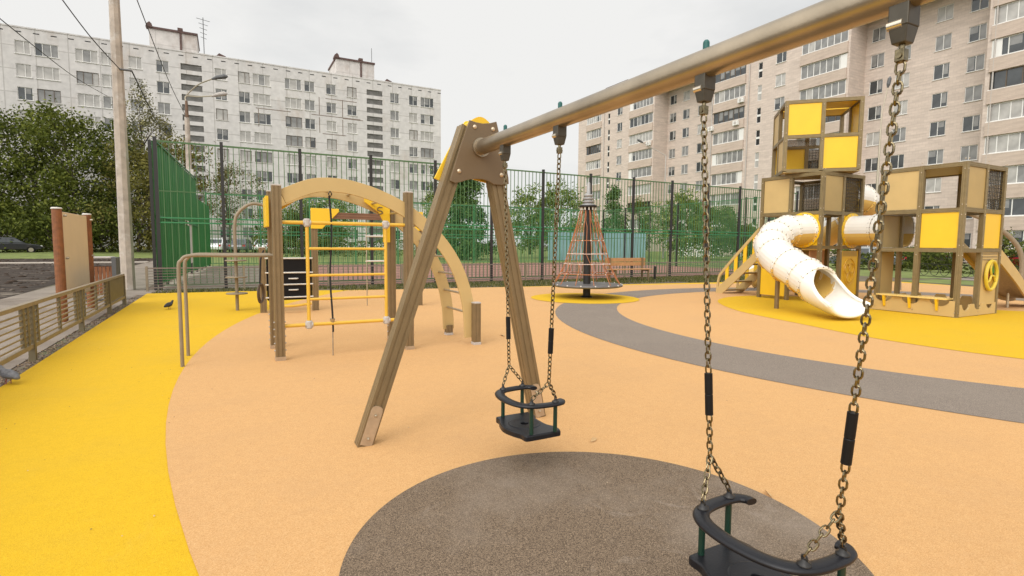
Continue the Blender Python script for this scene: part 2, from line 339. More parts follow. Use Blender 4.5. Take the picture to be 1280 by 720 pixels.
# grassy rise between the court and the houses
b = MB(); xs = [-120, -60, -2, 28, 60, 100]; ys = [(56.4, -.02), (60, .12), (66, .42), (72, .5), (84, .5), (220, .5)]
vs = [(x, y if x < 100 else y-6, z) for y, z in ys for x in xs]
b.add(vs, [(j*6+i, j*6+i+1, (j+1)*6+i+1, (j+1)*6+i) for j in range(5) for i in range(5)]); b.build('lawn', M_GRASS, kind='structure')
sheet('lawn', [(-2.0, 37.1), (100, 37.1), (100, 56.4), (-2.0, 56.4)], -.021, M_GRASS)
sheet('lawn', [(28.3, 13), (60, 13), (60, 37), (28.3, 37)], -.021, M_GRASS)
sheet('lawn', [(25.2, -9), (29, -9), (29, 12.6), (25.4, 12.6)], -.02, M_GRASS)
sheet('asphalt_path', [(29.2, -9), (34, -9), (34, 12.8), (29.2, 12.8)], -.02, M_ASPH)

def grass_strip(name, quads, dens, h, seed, m):
    R = random.Random(seed); b = MB()
    for (x0, x1, y0, y1) in quads:
        for _ in range(int((x1-x0)*(y1-y0)*dens)):
            x, y = R.uniform(x0, x1), R.uniform(y0, y1); a = R.uniform(0, pi); hh = h*R.uniform(.4, 1.2); ww = .012
            l = V((R.gauss(0, .3)*hh, R.gauss(0, .3)*hh, hh))
            b.add([(x-cos(a)*ww, y-sin(a)*ww, -.03), (x+cos(a)*ww, y+sin(a)*ww, -.03), V((x, y, -.03))+l], [(0, 1, 2)])
    return tag(b.build(name, m), 'short patchy grass and weeds along the back edge of the rubber paving', 'grass', kind='stuff')
L_GR = leafmat('grass_leaf', (.11, .13, .035), .5, (.26, .22, .09))
grass_strip('grass', [(-1.8, 3, 17.3, 18.5), (3, 8, 16.2, 18.5), (8, 16, 15.7, 18.5), (16, 22, 15, 18.5)], 260, .09, 3, L_GR)
R = random.Random(5); b = MB()
for _ in range(1700):
    y = R.uniform(3, 17.2); x = R.uniform(-2.17, -1.96); r = R.uniform(.004, .013)
    b.sph((x, y, -.02), r, 0 if R.random() < .6 else 1, 6, (1, 1, .6))
tag(b.build('gravel', [mat('soil_crumbs', (.11, .075, .05), .95), mat('dry_leaves', (.28, .2, .12), .9)]), 'loose soil and gravel under the left railing', 'gravel', kind='stuff')
b = MB(); R = random.Random(8)
for _ in range(2600):
    x = -5.0-abs(R.gauss(0, 9)); y = R.uniform(12, 56); r = R.uniform(.02, .13)*R.random()
    if 43.5 < y < 46: continue
    b.sph((x, y, -.03), r, 0 if R.random() < .85 else 1, 6, (R.uniform(.7, 1.6), R.uniform(.7, 1.6), .7))
tag(b.build('soil_clods', [mat('mud_clod', (.062, .044, .033), .95, 0, .3, 6, spec=.1), mat('dry_clod', (.12, .095, .075), .95)]), 'churned clods of dark and dried mud left of the path', 'soil', kind='stuff')

# ------------------------------------------------------------------ apartment buildings
def facade(b, u0, u1, z0, z1, holes, f, depth, mi=0, rmi=0):
    """wall sheet with rectangular holes (u,z,hw,hh) and reveals; f(u,z,o) maps to 3D, o = inward depth"""
    us = sorted({u0, u1, *[round(h[0]-h[2], 3) for h in holes], *[round(h[0]+h[2], 3) for h in holes]})
    zs = sorted({z0, z1, *[round(h[1]-h[3], 3) for h in holes], *[round(h[1]+h[3], 3) for h in holes]})
    us = [u for u in us if u0 <= u <= u1]; zs = [z for z in zs if z0 <= z <= z1]
    for j in range(len(zs)-1):
        zc = (zs[j]+zs[j+1])/2; row = [h for h in holes if abs(zc-h[1]) < h[3]]; st = None
        for i in range(len(us)-1):
            uc = (us[i]+us[i+1])/2; hit = any(abs(uc-h[0]) < h[2] for h in row)
            if not hit and st is None: st = us[i]
            if (hit or i == len(us)-2) and st is not None:
                e = us[i] if hit else us[i+1]; b.add([f(st, zs[j], 0), f(e, zs[j], 0), f(e, zs[j+1], 0), f(st, zs[j+1], 0)], [(0, 1, 2, 3)], mi); st = None
    for u, z, a, c in holes:
        q = [(u-a, z-c), (u+a, z-c), (u+a, z+c), (u-a, z+c)]
        for i in range(4):
            p, r = q[i], q[(i+1) % 4]; b.add([f(*p, 0), f(*r, 0), f(*r, depth), f(*p, depth)], [(0, 1, 2, 3)], rmi)
WIN_MATS = [M_FRW, M_GLASS, M_CURT, M_CURT2, M_DARK, M_FRB]
def window_mesh(b, f, w, h, panes, R, frame=0, sill=True, styles=(1, 1, 2, 3), ft=.055, mull=None):
    """frame, mullions and one pane material per sash, in local (u,z,o)"""
    def bx(u0, u1, z0, z1, o0, o1, mi): b.add([f(u, z, o) for o in (o0, o1) for z in (z0, z1) for u in (u0, u1)], [(0, 2, 3, 1), (4, 5, 7, 6), (0, 1, 5, 4), (2, 6, 7, 3), (0, 4, 6, 2), (1, 3, 7, 5)], mi)
    a, c = w/2, h/2
    bx(-a, a, c-ft, c, .06, .13, frame); bx(-a, a, -c, -c+ft, .06, .13, frame); bx(-a, -a+ft, -c+ft, c-ft, .06, .13, frame); bx(a-ft, a, -c+ft, c-ft, .06, .13, frame)
    st = R.choice(styles); cum = -a+ft; tot = sum(panes); W = w-2*ft
    for i, p in enumerate(panes):
        e = cum+W*p/tot; s = st if R.random() < .7 else R.choice(styles)
        o = .098+.004*(i % 2); zsplit = None
        b.add([f(cum, -c+ft, o), f(e, -c+ft, o), f(e, c-ft, o), f(cum, c-ft, o)], [(0, 1, 2, 3)], s)
        if i: bx(cum-ft*.55, cum+ft*.55, -c+ft, c-ft, .055, .14, frame)
        if s == 1 and R.random() < .5:      # net curtain drawn over part of the sash, behind the glass line
            k = R.uniform(.3, .9); b.add([f(cum, -c+ft+(h-2*ft)*(1-k), o-.002), f(cum+(e-cum)*.8, -c+ft+(h-2*ft)*(1-k), o-.002), f(cum+(e-cum)*.8, c-ft, o-.002), f(cum, c-ft, o-.002)], [(0, 1, 2, 3)], 3)
        cum = e
    if sill: bx(-a-.06, a+.06, -c-.06, -c, -.09, .05, 0)
def panel_wall(name, base, joint, w, h, stain, sc, rough=.9, brick=False, off=0.):
    m = bpy.data.materials.new(name); m.use_nodes = True; n = m.node_tree; L = n.links; p = n.nodes['Principled BSDF']; p.inputs['Roughness'].default_value = rough
    p.inputs['Specular IOR Level'].default_value = .2
    t = n.nodes.new('ShaderNodeTexCoord'); s = n.nodes.new('ShaderNodeSeparateXYZ'); L.new(t.outputs['Object'], s.inputs[0])
    ad = n.nodes.new('ShaderNodeMath'); L.new(s.outputs[0], ad.inputs[0]); L.new(s.outputs[1], ad.inputs[1])
    c = n.nodes.new('ShaderNodeCombineXYZ'); L.new(ad.outputs[0], c.inputs[0]); L.new(s.outputs[2], c.inputs[1])
    mp = n.nodes.new('ShaderNodeMapping'); mp.inputs['Location'].default_value = (0, off, 0); L.new(c.outputs[0], mp.inputs[0])
    br = n.nodes.new('ShaderNodeTexBrick'); br.offset = .5 if brick else 0; br.inputs['Scale'].default_value = 1; br.inputs['Brick Width'].default_value = w; br.inputs['Row Height'].default_value = h
    br.inputs['Mortar Size'].default_value = .016 if brick else .06; br.inputs['Color1'].default_value = (*base, 1); br.inputs['Color2'].default_value = (*[x*.90 for x in base], 1); br.inputs['Mortar'].default_value = (*joint, 1)
    L.new(mp.outputs[0], br.inputs['Vector'])
    z = n.nodes.new('ShaderNodeTexNoise'); z.inputs['Scale'].default_value = sc; z.inputs['Detail'].default_value = 10; z.inputs['Roughness'].default_value = .68
    mp2 = n.nodes.new('ShaderNodeMapping'); mp2.inputs['Scale'].default_value = (1, 1, .45); L.new(t.outputs['Object'], mp2.inputs[0]); L.new(mp2.outputs[0], z.inputs['Vector'])
    r = n.nodes.new('ShaderNodeMapRange'); r.inputs['From Min'].default_value = .53; r.inputs['From Max'].default_value = .78; r.inputs['To Max'].default_value = .75; L.new(z.outputs[0], r.inputs[0])
    x = n.nodes.new('ShaderNodeMixRGB'); L.new(r.outputs[0], x.inputs[0]); L.new(br.outputs[0], x.inputs[1]); x.inputs[2].default_value = (*stain, 1)
    z2 = n.nodes.new('ShaderNodeTexNoise'); z2.inputs['Scale'].default_value = 1.7; z2.inputs['Detail'].default_value = 8; mp3 = n.nodes.new('ShaderNodeMapping'); mp3.inputs['Scale'].default_value = (.3, .3, 2.2) if brick else (1, 1, 1); L.new(t.outputs['Object'], mp3.inputs[0]); L.new(mp3.outputs[0], z2.inputs['Vector'])
    r2 = n.nodes.new('ShaderNodeMapRange'); r2.inputs['From Min'].default_value = .3; r2.inputs['From Max'].default_value = .7; r2.inputs['To Min'].default_value = .88; r2.inputs['To Max'].default_value = 1.07; L.new(z2.outputs[0], r2.inputs[0])
    v = n.nodes.new('ShaderNodeVectorMath'); v.operation = 'SCALE'; L.new(x.outputs[0], v.inputs[0]); L.new(r2.outputs[0], v.inputs['Scale']); L.new(v.outputs[0], p.inputs['Base Color'])
    return m
M_PANEL = panel_wall('grey_panel_wall', (.66, .63, .605), (.47, .445, .42), 3.05, 2.65, (.42, .32, .24), .20, off=.25)
M_BRICK = panel_wall('beige_brick_wall', (.635, .53, .455), (.52, .43, .37), .6, .29, (.56, .465, .395), .5, brick=True)
M_BRICKD = panel_wall('balcony_parapet_brick', (.56, .455, .375), (.50, .40, .33), .52, .16, (.44, .35, .28), .3, brick=True)
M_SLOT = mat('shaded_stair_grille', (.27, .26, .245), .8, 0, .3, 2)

def instance(src_me, name, loc, parent):
    o = bpy.data.objects.new(name, src_me); COL.objects.link(o); o.parent = parent; o.location = V(loc)-wloc(parent); return o
def mesh_only(b, name, mats):
    o = b.build(name, mats); me = o.data; bpy.data.objects.remove(o); return me

def left_building():
    X0, X1, YF, YB, ZT = -46, 31.4, 84.2, 96.5, 26.2
    root = empty('apartment_building', (-7, YF, .5), 'long grey concrete panel apartment block behind the green ball court', 'building')
    R = random.Random(11)
    N = [-20.4, -12.3, -9.5, -6.6, 0, 2.8, 11.3, 14.3, 17.3, 23.8, 26.8, -29.5, -32.4, -38]; W = [-18.2, -14.4, 5.0, 9.1, 29.1, -35.2, -24]; S = [-3.4, 20.7]
    zs = [24.0-2.65*i for i in range(9)]
    holes = []; wins = []
    for z in zs:
        for x in N: holes.append((x, z, .70, .74)); wins.append((x, z, 'n'))
        for x in W: holes.append((x, z, 1.10, .74)); wins.append((x, z, 'w'))
    slots = [(x, 24.35-1.31*k) for x in S for k in range(18)]
    for x, z in slots: holes.append((x, z, 1.2, .40))
    f = lambda u, z, o: V((u, YF+o, z))
    b = MB(); facade(b, X0, X1, .3, ZT, holes, f, .22)
    b.add([(X0, YF, .3), (X0, YB, .3), (X0, YB, ZT), (X0, YF, ZT)], [(0, 1, 2, 3)]); b.add([(X1, YF, .3), (X1, YB, .3), (X1, YB, ZT), (X1, YF, ZT)], [(0, 1, 2, 3)])
    b.add([(X0, YB, .3), (X1, YB, .3), (X1, YB, ZT), (X0, YB, ZT)], [(0, 1, 2, 3)]); b.add([(X0, YF, ZT), (X1, YF, ZT), (X1, YB, ZT), (X0, YB, ZT)], [(0, 1, 2, 3)])
    b.box(X0-.05, X1+.05, YF-.06, YF+.2, ZT+.003, ZT+.16)
    b.build('wall', M_PANEL, root)
    vn = []; vw = []
    for k in range(12):
        q = MB(); window_mesh(q, lambda u, z, o: V((u, o, z)), 1.40, 1.48, (1, 1) if k % 3 else (3, 2), R, 0 if k % 5 else 5, styles=(1, 1, 2, 2, 3, 3) if k != 4 else (4, 1)); vn.append(mesh_only(q, 'window', WIN_MATS))
        q = MB(); window_mesh(q, lambda u, z, o: V((u, o, z)), 2.20, 1.48, (1, 1.2, 1) if k % 2 else (2, 3, 2), R, 0 if k % 5 else 5, styles=(1, 2, 2, 3, 3) if k != 7 else (4, 1, 3)); vw.append(mesh_only(q, 'window', WIN_MATS))
    seen = [w for w in wins if w[0] > -23 and w[1] > 12.5]
    rest = [w for w in wins if w not in seen]
    for x, z, t in seen: instance(R.choice(vn if t == 'n' else vw), 'window', (x, YF, z), root)
    q = MB()
    for x, z, t in rest: window_mesh(q, lambda u, zz, o, x=x, z=z: V((x+u, YF+o, z+zz)), 1.4 if t == 'n' else 2.2, 1.48, (1, 1) if t == 'n' else (1, 1, 1), R)
    q.build('window', WIN_MATS, root, kind='stuff')
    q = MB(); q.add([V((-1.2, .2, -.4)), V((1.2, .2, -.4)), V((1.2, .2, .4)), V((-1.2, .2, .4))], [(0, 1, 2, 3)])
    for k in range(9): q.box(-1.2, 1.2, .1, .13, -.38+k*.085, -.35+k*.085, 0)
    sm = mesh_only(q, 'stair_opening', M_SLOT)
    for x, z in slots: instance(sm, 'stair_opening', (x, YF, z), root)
    q = MB(); q.box(-.28, .28, -.012, .02, -.06, .06); vm_ = mesh_only(q, 'roof_vent', M_DARK)
    for i in range(48): instance(vm_, 'roof_vent', (X0+1+i*1.62, YF, ZT-.46), root)
    q = MB(); R2 = random.Random(4)      # tarred repair lines along panel joints
    for x, z, l in [(11.5, 20.1, 7), (13.5, 22.6, 4.5), (15.9, 20.0, 3), (4.2, 20.1, 4.5), (13, 17.5, 3.4)]:
        q.box(x, x+l, YF-.012, YF+.01, z-.05, z+.05)
    for x, z, l in [(12.6, 20.2, 2.5), (15.9, 20.2, 2.5), (12.6, 17.6, 2.2), (15.9, 17.4, 2.4), (4.5, 17.6, 2.4)]: q.box(x-.05, x+.05, YF-.014, YF+.008, z, z+l)
    q.build('joint_repair', mat('tar_line', (.22, .17, .14), .9), root)
    for x0, x1 in ((-8.2, -2.7), (15.7, 21.5)):
        q = MB(); q.box(x0, x1, 87.5, 94, ZT-.2, 29.6); hut = q.build('roof_hut', panel_wall('roof_hut_wall'+str(x0), (.60, .565, .53), (.48, .45, .42), 2.8, 3.4, (.34, .26, .21), .5), root)
        q = MB(); q.box(x0-.15, x1+.1, 87.3, 94.2, 29.6, 29.85); q.box((x0+x1)/2+.5, (x0+x1)/2+1.1, 87.25, 88, 29.85, 30.2)
        q.prism([(x0-.35, 29.7), (x0+.45, 29.7), (x0+.35, 30.15), (x0+.1, 30.4), (x0-.25, 30.1)], 87.2, 88.4, lambda u, v, t: V((u, t, v))); q.build('roof_edge', M_ROOF, hut)
        q = MB(); q.box((x0+x1)/2+.7, (x0+x1)/2+.95, 87.38, 87.5, ZT, 29.6); q.build('downpipe', M_ROOF, hut)
    q = MB(); q.cyl((-1.9, 87, ZT), (-1.9, 87, 32), .05, 6); 
    for z, l in ((31.7, 1.6), (31.1, 1.1), (30.5, .9), (29.9, .8), (29.3, .7)): q.beam((-1.9-l*.5, 87, z+.1), (-1.9+l*.5, 87, z-.1), .05, .05)
    q.build('aerial', M_GREY, root)
    q = MB(); q.cyl((21.0, 87, 29.8), (21.0, 87, 31.9), .04, 6); q.build('aerial', M_GREY, root)
    for x in (.1, 23.3):
        q = MB(); q.prism([(-.9, 0), (.6, 0), (.6, .7), (-.2, 1.0), (-.9, .2)], 86, 87.4, lambda u, v, t: V((x+u, t, ZT+.1+v))); q.build('roof_hatch', M_ROOF, root)
left_building()

def right_building():
    XF, XR, ZT = 63.3, 66.4, 27.2
    root = empty('apartment_building', (XF, 55, .3), 'beige brick apartment block with stacked glazed balconies behind the play tower', 'building')
    R = random.Random(21); zs = [25.65-2.93*i for i in range(9)]
    bays = [(69.3, 91.0), (37.6, 57.2), (1.5, 24.9)]; rec = [(57.2, 69.3), (24.9, 37.6)]
    nw = [(XF, 78.2), (XF, 46.3)] + [(XR, y) for y in (68.2, 65.3, 62.1, 59.0, 36.3, 33.6, 29.9, 27.0)] + [(XF, 14.2)]
    st = [(XF, 81.3), (XF, 49.3), (XF, 11)]
    bal = [(XF, 85.9, 4.6), (XF, 72.5, 5.8), (XF, 54.2, 5.3), (XF, 40.7, 5.6), (XF, 21.6, 5.9), (XF, 5, 5.6)]
    b = MB(); cut = lambda X, a, c: [h for h in H if h[4] == X and a <= h[0] <= c]
    H = [(y, z, .72, .75, X) for X, y in nw for z in zs]+[(y, z-.9, .32, 1.0, X) for X, y in st for z in zs]+[(y, z+.05, l/2, .80, X) for X, y, l in bal for z in zs]
    for (a, c) in bays: facade(b, a, c, 0, ZT, [h[:4] for h in cut(XF, a, c)], lambda u, z, o: V((XF+o, u, z)), .3)
    for (a, c) in rec: facade(b, a, c, 0, ZT, [h[:4] for h in cut(XR, a, c)], lambda u, z, o: V((XR+o, u, z)), .3)
    for (a, c) in bays:
        for y in (a, c): b.add([(XF, y, 0), (XR+.6, y, 0), (XR+.6, y, ZT), (XF, y, ZT)], [(0, 1, 2, 3)])
    YA, YB = 1.5, 91.0
    b.add([(XF, YA, ZT), (XR+11, YA, ZT), (XR+11, YB, ZT), (XF, YB, ZT)], [(0, 1, 2, 3)])
    b.add([(XF, YB, 0), (XR+11, YB, 0), (XR+11, YB, ZT), (XF, YB, ZT)], [(0, 1, 2, 3)]); b.add([(XF, YA, 0), (XR+11, YA, 0), (XR+11, YA, ZT), (XF, YA, ZT)], [(0, 1, 2, 3)])
    b.add([(XR+11, YA, 0), (XR+11, YB, 0), (XR+11, YB, ZT), (XR+11, YA, ZT)], [(0, 1, 2, 3)])
    b.build('wall', M_BRICK, root)
    vn = []
    f0 = lambda u, z, o: V((o, -u, z))
    for k in range(10):
        q = MB(); window_mesh(q, f0, 1.44, 1.5, (1, 1) if k % 2 else (3, 2), R, 0, styles=(1, 1, 1, 3, 2)); vn.append(mesh_only(q, 'window', WIN_MATS))
    for X, y in nw:
        for z in zs: instance(R.choice(vn), 'window', (X, y, z), root)
    vs_ = []
    for k in range(4):
        q = MB(); window_mesh(q, f0, .64, 2.0, (1,), R, 0, sill=False, styles=(1, 2, 4)); q.box(.05, .14, -.3, .3, -.15, .12, 0); vs_.append(mesh_only(q, 'stair_window', WIN_MATS))
    for X, y in st:
        for z in zs: instance(R.choice(vs_), 'stair_window', (X, y, z-.9), root)
    for X, y, l in bal:
        var = []
        for k in range(5):
            q = MB(); br = k == 3; window_mesh(q, lambda u, z, o: V((o-.05, -u, z)), l, 1.6, (1,)*R.choice((5, 6, 6, 7)), R, 5 if br else 0, sill=True, styles=(1, 1, 3, 4) if br else ((2, 2, 3) if k == 1 else (1, 3, 3, 2)), ft=.07)
            if k in (0, 2): e = R.choice((-1, 1)); q.box(-.02, .08, e*l/2-e*.75 if e > 0 else -l/2, l/2 if e > 0 else -l/2+.75, -.74, .74, 0)
            var.append(mesh_only(q, 'balcony', WIN_MATS))
        qp = MB(); qp.box(-.16, 0, -l/2-.05, l/2+.05, -1.98, -.86); qp.box(-.2, .02, -l/2-.1, l/2+.1, -2.10, -1.985)
        pm = mesh_only(qp, 'parapet', M_BRICKD)
        for z in zs:
            o = instance(R.choice(var), 'balcony', (X, y, z+.05), root); instance(pm, 'parapet', (X, y, z+.05), o)
    for (y, zi) in ((51.9, 1), (52.6, 2), (57.0, 2), (70.1, 2)):
        q = MB(); z = zs[zi]-1.3; q.box(XF-.55, XF-.2, y-.42, y+.42, z-.3, z+.3); q.cyl((XF-.551, y, z), (XF-.57, y, z), .22, 12, 1); q.build('air_conditioner', [M_FRW, M_CAP], root)
    for y in (57.6, 50.9, 82.6, 24.3):
        q = MB(); q.cyl((XF-.1, y if y != 57.6 else 57.1, .3), (XF-.1, y if y != 57.6 else 57.1, ZT), .07, 8); q.build('downpipe', M_CAP, root)
    for (a, c, z) in ((78, 84, 31.0), (44, 52.5, 30.6)):
        q = MB(); q.box(XF+1.5, XF+8, a, c, ZT, z); h = q.build('roof_hut', M_BRICKD, root); q = MB(); q.box(XF+1.3, XF+8.2, a-.2, c+.2, z, z+.22); q.build('roof_edge', M_ROOF, h)
    q = MB(); q.box(XF-.12, XR+11.1, YA-.1, YB+.1, ZT+.003, ZT+.22); q.build('roof', M_BRICKD, root)
right_building()

# ------------------------------------------------------------------ trees
def tree(label, x, y, z0, h, rx, zlo, n, col, seed, leaf=.22, trunk=.16, shape='round', group=None, clump=.55, name='broadleaf_tree', nl=34, m=None, bare=False):
    R = random.Random(seed); root = empty(name, (x, y, z0), label, 'tree' if 'shrub' not in name and 'bush' not in name else 'bush', group)
    b = MB(); H = h-zlo; cen = []
    for i in range(n):
        while True:
            t = R.random(); a = R.uniform(0, 2*pi)
            if shape == 'cone': rr = (1-t)**.8*.95+.06
            elif shape == 'egg': rr = (sin(pi*min(1, t*.9+.12)))**.65
            else: rr = math.sqrt(max(0, 1-(2*t-1)**2))**.8
            q = math.sqrt(R.random())
            if q > R.random()*.75: break
        wob = 1+.28*sin(a*3+seed)+.2*sin(a*5+t*7+seed*2)
        cen.append((V((x+rx*rr*q*wob*cos(a), y+rx*rr*q*wob*sin(a), z0+zlo+H*t*(1 if t < .8 else R.uniform(.9, 1.08)))), t))
    tr = MB(); top = z0+zlo+H*.75
    pts = [V((x, y, z0-.05)), V((x+R.gauss(0, .1), y+R.gauss(0, .1), z0+max(.6, zlo*.9))), V((x+R.gauss(0, .25), y+R.gauss(0, .25), z0+zlo+H*.4)), V((x+R.gauss(0, .3), y+R.gauss(0, .3), top))]
    pts = catmull(pts, 4); k = len(pts); tr.tube(pts, [trunk*(1-.8*i/(k-1)) for i in range(k)], 8)
    for c, t in R.sample(cen, min(len(cen), 14)):
        s = pts[min(k-2, int(k*(.25+.6*t)))]; mid = (s+c)/2+V((0, 0, .3)); tr.tube(catmull([s, mid, c], 3), [trunk*.34*(1-.13*i) for i in range(7)], 5)
    tr.build('trunk', M_BARK, root)
    for c, t in cen:
        r = clump*R.uniform(.6, 1.4)
        for _ in range(nl):
            d = V((R.gauss(0, 1), R.gauss(0, 1), R.gauss(0, .8))); p = c+d*r*.62
            if bare: p.z -= abs(R.gauss(0, .9))
            s = leaf*R.uniform(.6, 1.3); nrm = (V((R.gauss(0, .8), R.gauss(0, .8), R.uniform(.1, 1.2)))+d*.3).normalized(); u = nrm.orthogonal().normalized(); v = nrm.cross(u); an = R.uniform(0, pi)
            u, v = u*cos(an)+v*sin(an), v*cos(an)-u*sin(an)
            b.add([p-u*s*.5, p+v*s*.28, p+u*s*.5, p-v*s*.28], [(0, 1, 2, 3)])
    b.build('crown', m, root); return root
LF_D = leafmat('leaf_dark', (.072, .092, .016), .4, (.17, .19, .034))
LF_M = leafmat('leaf_mid', (.105, .130, .020), .4, (.22, .235, .045))
LF_Y = leafmat('leaf_yellowing', (.15, .14, .033), .35, (.26, .23, .06))
LF_B = leafmat('leaf_birch', (.17, .165, .07), .5, (.34, .30, .13))
LF_G = leafmat('leaf_fresh', (.15, .205, .045), .4, (.32, .37, .09))
LF_K = leafmat('leaf_conifer', (.075, .14, .038), .45, (.18, .26, .07))
g_l = 'dense trees left of the ball court'; g_b = 'trees and bushes between the court and the houses'
def T(label, px, D, topy, rx, zlo, n, m, seed, **k):
    x, y = gxy(px, D); z0 = .45 if D > 55 else (.1 if D > 48 else -.03)
    h = CAMH + (306+.008*(px-640)-topy)/670*D - z0
    return tree(label, x, y, z0, h, rx, zlo, n, None, seed, m=m, **k)
T('dense broadleaf tree at the far left edge, over the black car', 4, 56, 146, 4.6, 1.9, 62, LF_D, 1, group=g_l, leaf=.36, clump=1.25, nl=120)
T('broad dark green tree directly left of the brown posted board', 50, 58, 152, 4.4, 1.6, 58, LF_M, 2, group=g_l, leaf=.36, clump=1.2, nl=120)
T('mid green bushy tree between the board and the concrete pole', 96, 55, 148, 4.2, 1.4, 60, LF_M, 3, group=g_l, leaf=.34, clump=1.15, nl=120)
T('leafy tree crown just left of the concrete pole', 140, 58, 158, 3.8, 1.2, 58, LF_D, 4, group=g_l, leaf=.34, clump=1.1, nl=120)
T('yellowing low tree right behind the concrete pole', 176, 54, 192, 3.4, .8, 50, LF_Y, 5, group=g_l, leaf=.32, clump=1.0, nl=110)
T('tall thin weeping birch with drooping pale twigs beside the concrete pole', 186, 60, 110, 2.9, 4.0, 95, LF_B, 6, group=g_l, leaf=.25, clump=.6, nl=60, bare=True, name='birch_tree', shape='egg', trunk=.14)
T('yellow green tree behind the green sheet wall and street lamp', 224, 56, 180, 3.6, 1.4, 56, LF_Y, 7, group=g_l, leaf=.30, clump=.95, nl=100)
T('loose light tree seen through the first fence panel beside the building', 288, 64, 206, 3.0, 3.2, 44, LF_B, 8, group=g_l, leaf=.25, clump=.75, nl=60)
T('low dark thicket tree under the taller trees at the left', 66, 52, 262, 3.2, .0, 40, LF_D, 9, group=g_l, leaf=.32, clump=.9, nl=110, name='thicket_bush')
T('shadowed bush under the trees beside the concrete pole', 128, 53, 258, 3.0, .0, 40, LF_D, 10, group=g_l, leaf=.32, clump=.9, nl=110, name='thicket_bush')
T('dark low bush behind the black parked car at the left edge', 14, 62, 262, 3.4, .0, 40, LF_D, 32, group=g_l, leaf=.34, clump=.9, nl=110, name='thicket_bush')
T('low round green tree seen under the climbing arch', 412, 62, 246, 3.6, .4, 80, LF_G, 12, group=g_b, leaf=.27, clump=.7, nl=84)
T('dark bush seen behind the climbing ladder', 352, 60, 262, 2.6, .3, 60, LF_M, 13, group=g_b, leaf=.27, clump=.65, nl=79, name='garden_bush')
T('dark bush just right of the black climbing board', 392, 58, 262, 2.3, .3, 50, LF_D, 31, group=g_b, leaf=.27, clump=.6, nl=79, name='garden_bush')
T('dense dark green thuja seen between the two swing legs', 580, 50, 206, 2.7, .3, 150, LF_K, 14, group=g_b, leaf=.27, clump=.5, nl=96, shape='cone', name='thuja_tree')
T('leafy tree peeking out beside the top of the swing frame', 552, 70, 214, 2.4, .8, 60, LF_G, 15, group=g_b, leaf=.27, clump=.6, nl=71)
T('loose green tree right of the swing leg with sky between its boughs', 662, 58, 236, 2.4, .8, 70, LF_G, 16, group=g_b, leaf=.27, clump=.55, nl=75)
T('bushy green tree behind the left swing chain', 700, 60, 234, 3.2, .5, 95, LF_G, 17, group=g_b, leaf=.27, clump=.6, nl=79)
T('slim conical tree just right of the rope carousel', 765, 66, 236, 1.6, .5, 60, LF_K, 18, group=g_b, leaf=.27, clump=.5, nl=84, shape='cone', name='thuja_tree')
T('small dark tree above the blue hoarding, right end', 798, 68, 256, 2.2, .5, 55, LF_M, 19, group=g_b, leaf=.27, clump=.6, nl=75)
T('big leafy bush climbing the brick building right of the blue hoarding', 852, 60, 246, 2.9, .4, 110, LF_G, 20, group=g_b, leaf=.27, clump=.6, nl=84, name='garden_bush')
T('wide green bush behind the near swing chain', 898, 57, 262, 2.8, .3, 90, LF_M, 22, group=g_b, leaf=.27, clump=.6, nl=84, name='garden_bush')
T('low bush left of the play tower stair', 935, 56, 286, 2.2, .3, 60, LF_M, 23, group=g_b, leaf=.27, clump=.5, nl=75, name='garden_bush')
T('dark green bush behind the slide of the right play cube', 1252, 30, 296, 1.0, .1, 50, LF_M, 24, group=g_b, leaf=.12, clump=.3, nl=92, name='garden_bush')
T('dark bush under the balconies, seen through the right play cube', 1165, 36, 312, 1.9, .0, 60, LF_D, 25, group=g_b, leaf=.13, clump=.35, nl=92, name='garden_bush')
T('round dark bush seen at the left side of the right play cube', 1128, 38, 312, 1.4, .0, 45, LF_D, 26, group=g_b, leaf=.13, clump=.35, nl=84, name='garden_bush')
# flowering shrub
x, y = gxy(872, 54); root = empty('flowering_shrub', (x, y, .3), 'low shrub covered in white blossom behind the court', 'bush', g_b)
R = random.Random(77); b = MB()
for i in range(900):
    p = V((x+R.gauss(0, 1.0), y+R.gauss(0, .8), .35+abs(R.gauss(0, .55)))); s = .16; u = V((R.gauss(0, 1), R.gauss(0, 1), R.gauss(0, 1))).normalized(); v = u.orthogonal().normalized()
    b.add([p-u*s*.5, p+v*s*.3, p+u*s*.5, p-v*s*.3], [(0, 1, 2, 3)], 0 if R.random() < .55 else 1)
b.build('crown', [LF_M, mat('white_petal', (.75, .72, .66), .7)], root)
b = MB(); b.cyl((x, y, .2), (x+.1, y, 1.0), .05, 6); b.build('stem', M_BARK, root)
def hedge(label, p0, p1, h, w, seed, m):
    R = random.Random(seed); p0, p1 = V(p0), V(p1); b = MB(); L = (p1-p0).length; d = (p1-p0).normalized(); nn = V((-d.y, d.x, 0))
    for i in range(int(L*260)):
        a = R.random(); c = p0+(p1-p0)*a+nn*R.uniform(-w, w)*.5; top = h*(1+.12*sin(a*L*1.1+seed)+.08*sin(a*L*2.9)); z = top*(1-R.random()**2); s = .2*R.uniform(.6, 1.3)
        p = V((c.x, c.y, z+p0.z)); u = V((R.gauss(0, 1), R.gauss(0, 1), R.gauss(0, .7))).normalized(); v = u.orthogonal().normalized()
        b.add([p-u*s*.5, p+v*s*.3, p+u*s*.5, p-v*s*.3], [(0, 1, 2, 3)])
    return tag(b.build('hedge', m), label, 'hedge', g_b)
hedge('long clipped dark hedge on the lawn behind the court, left half', (2, 52, .2), (24, 49, .2), 1.5, 1.4, 1, LF_D)
hedge('low dark hedge in front of the beige block, at the right', (37, 12, -.02), (36.5, 24, -.02), 1.25, 1.0, 2, LF_D)

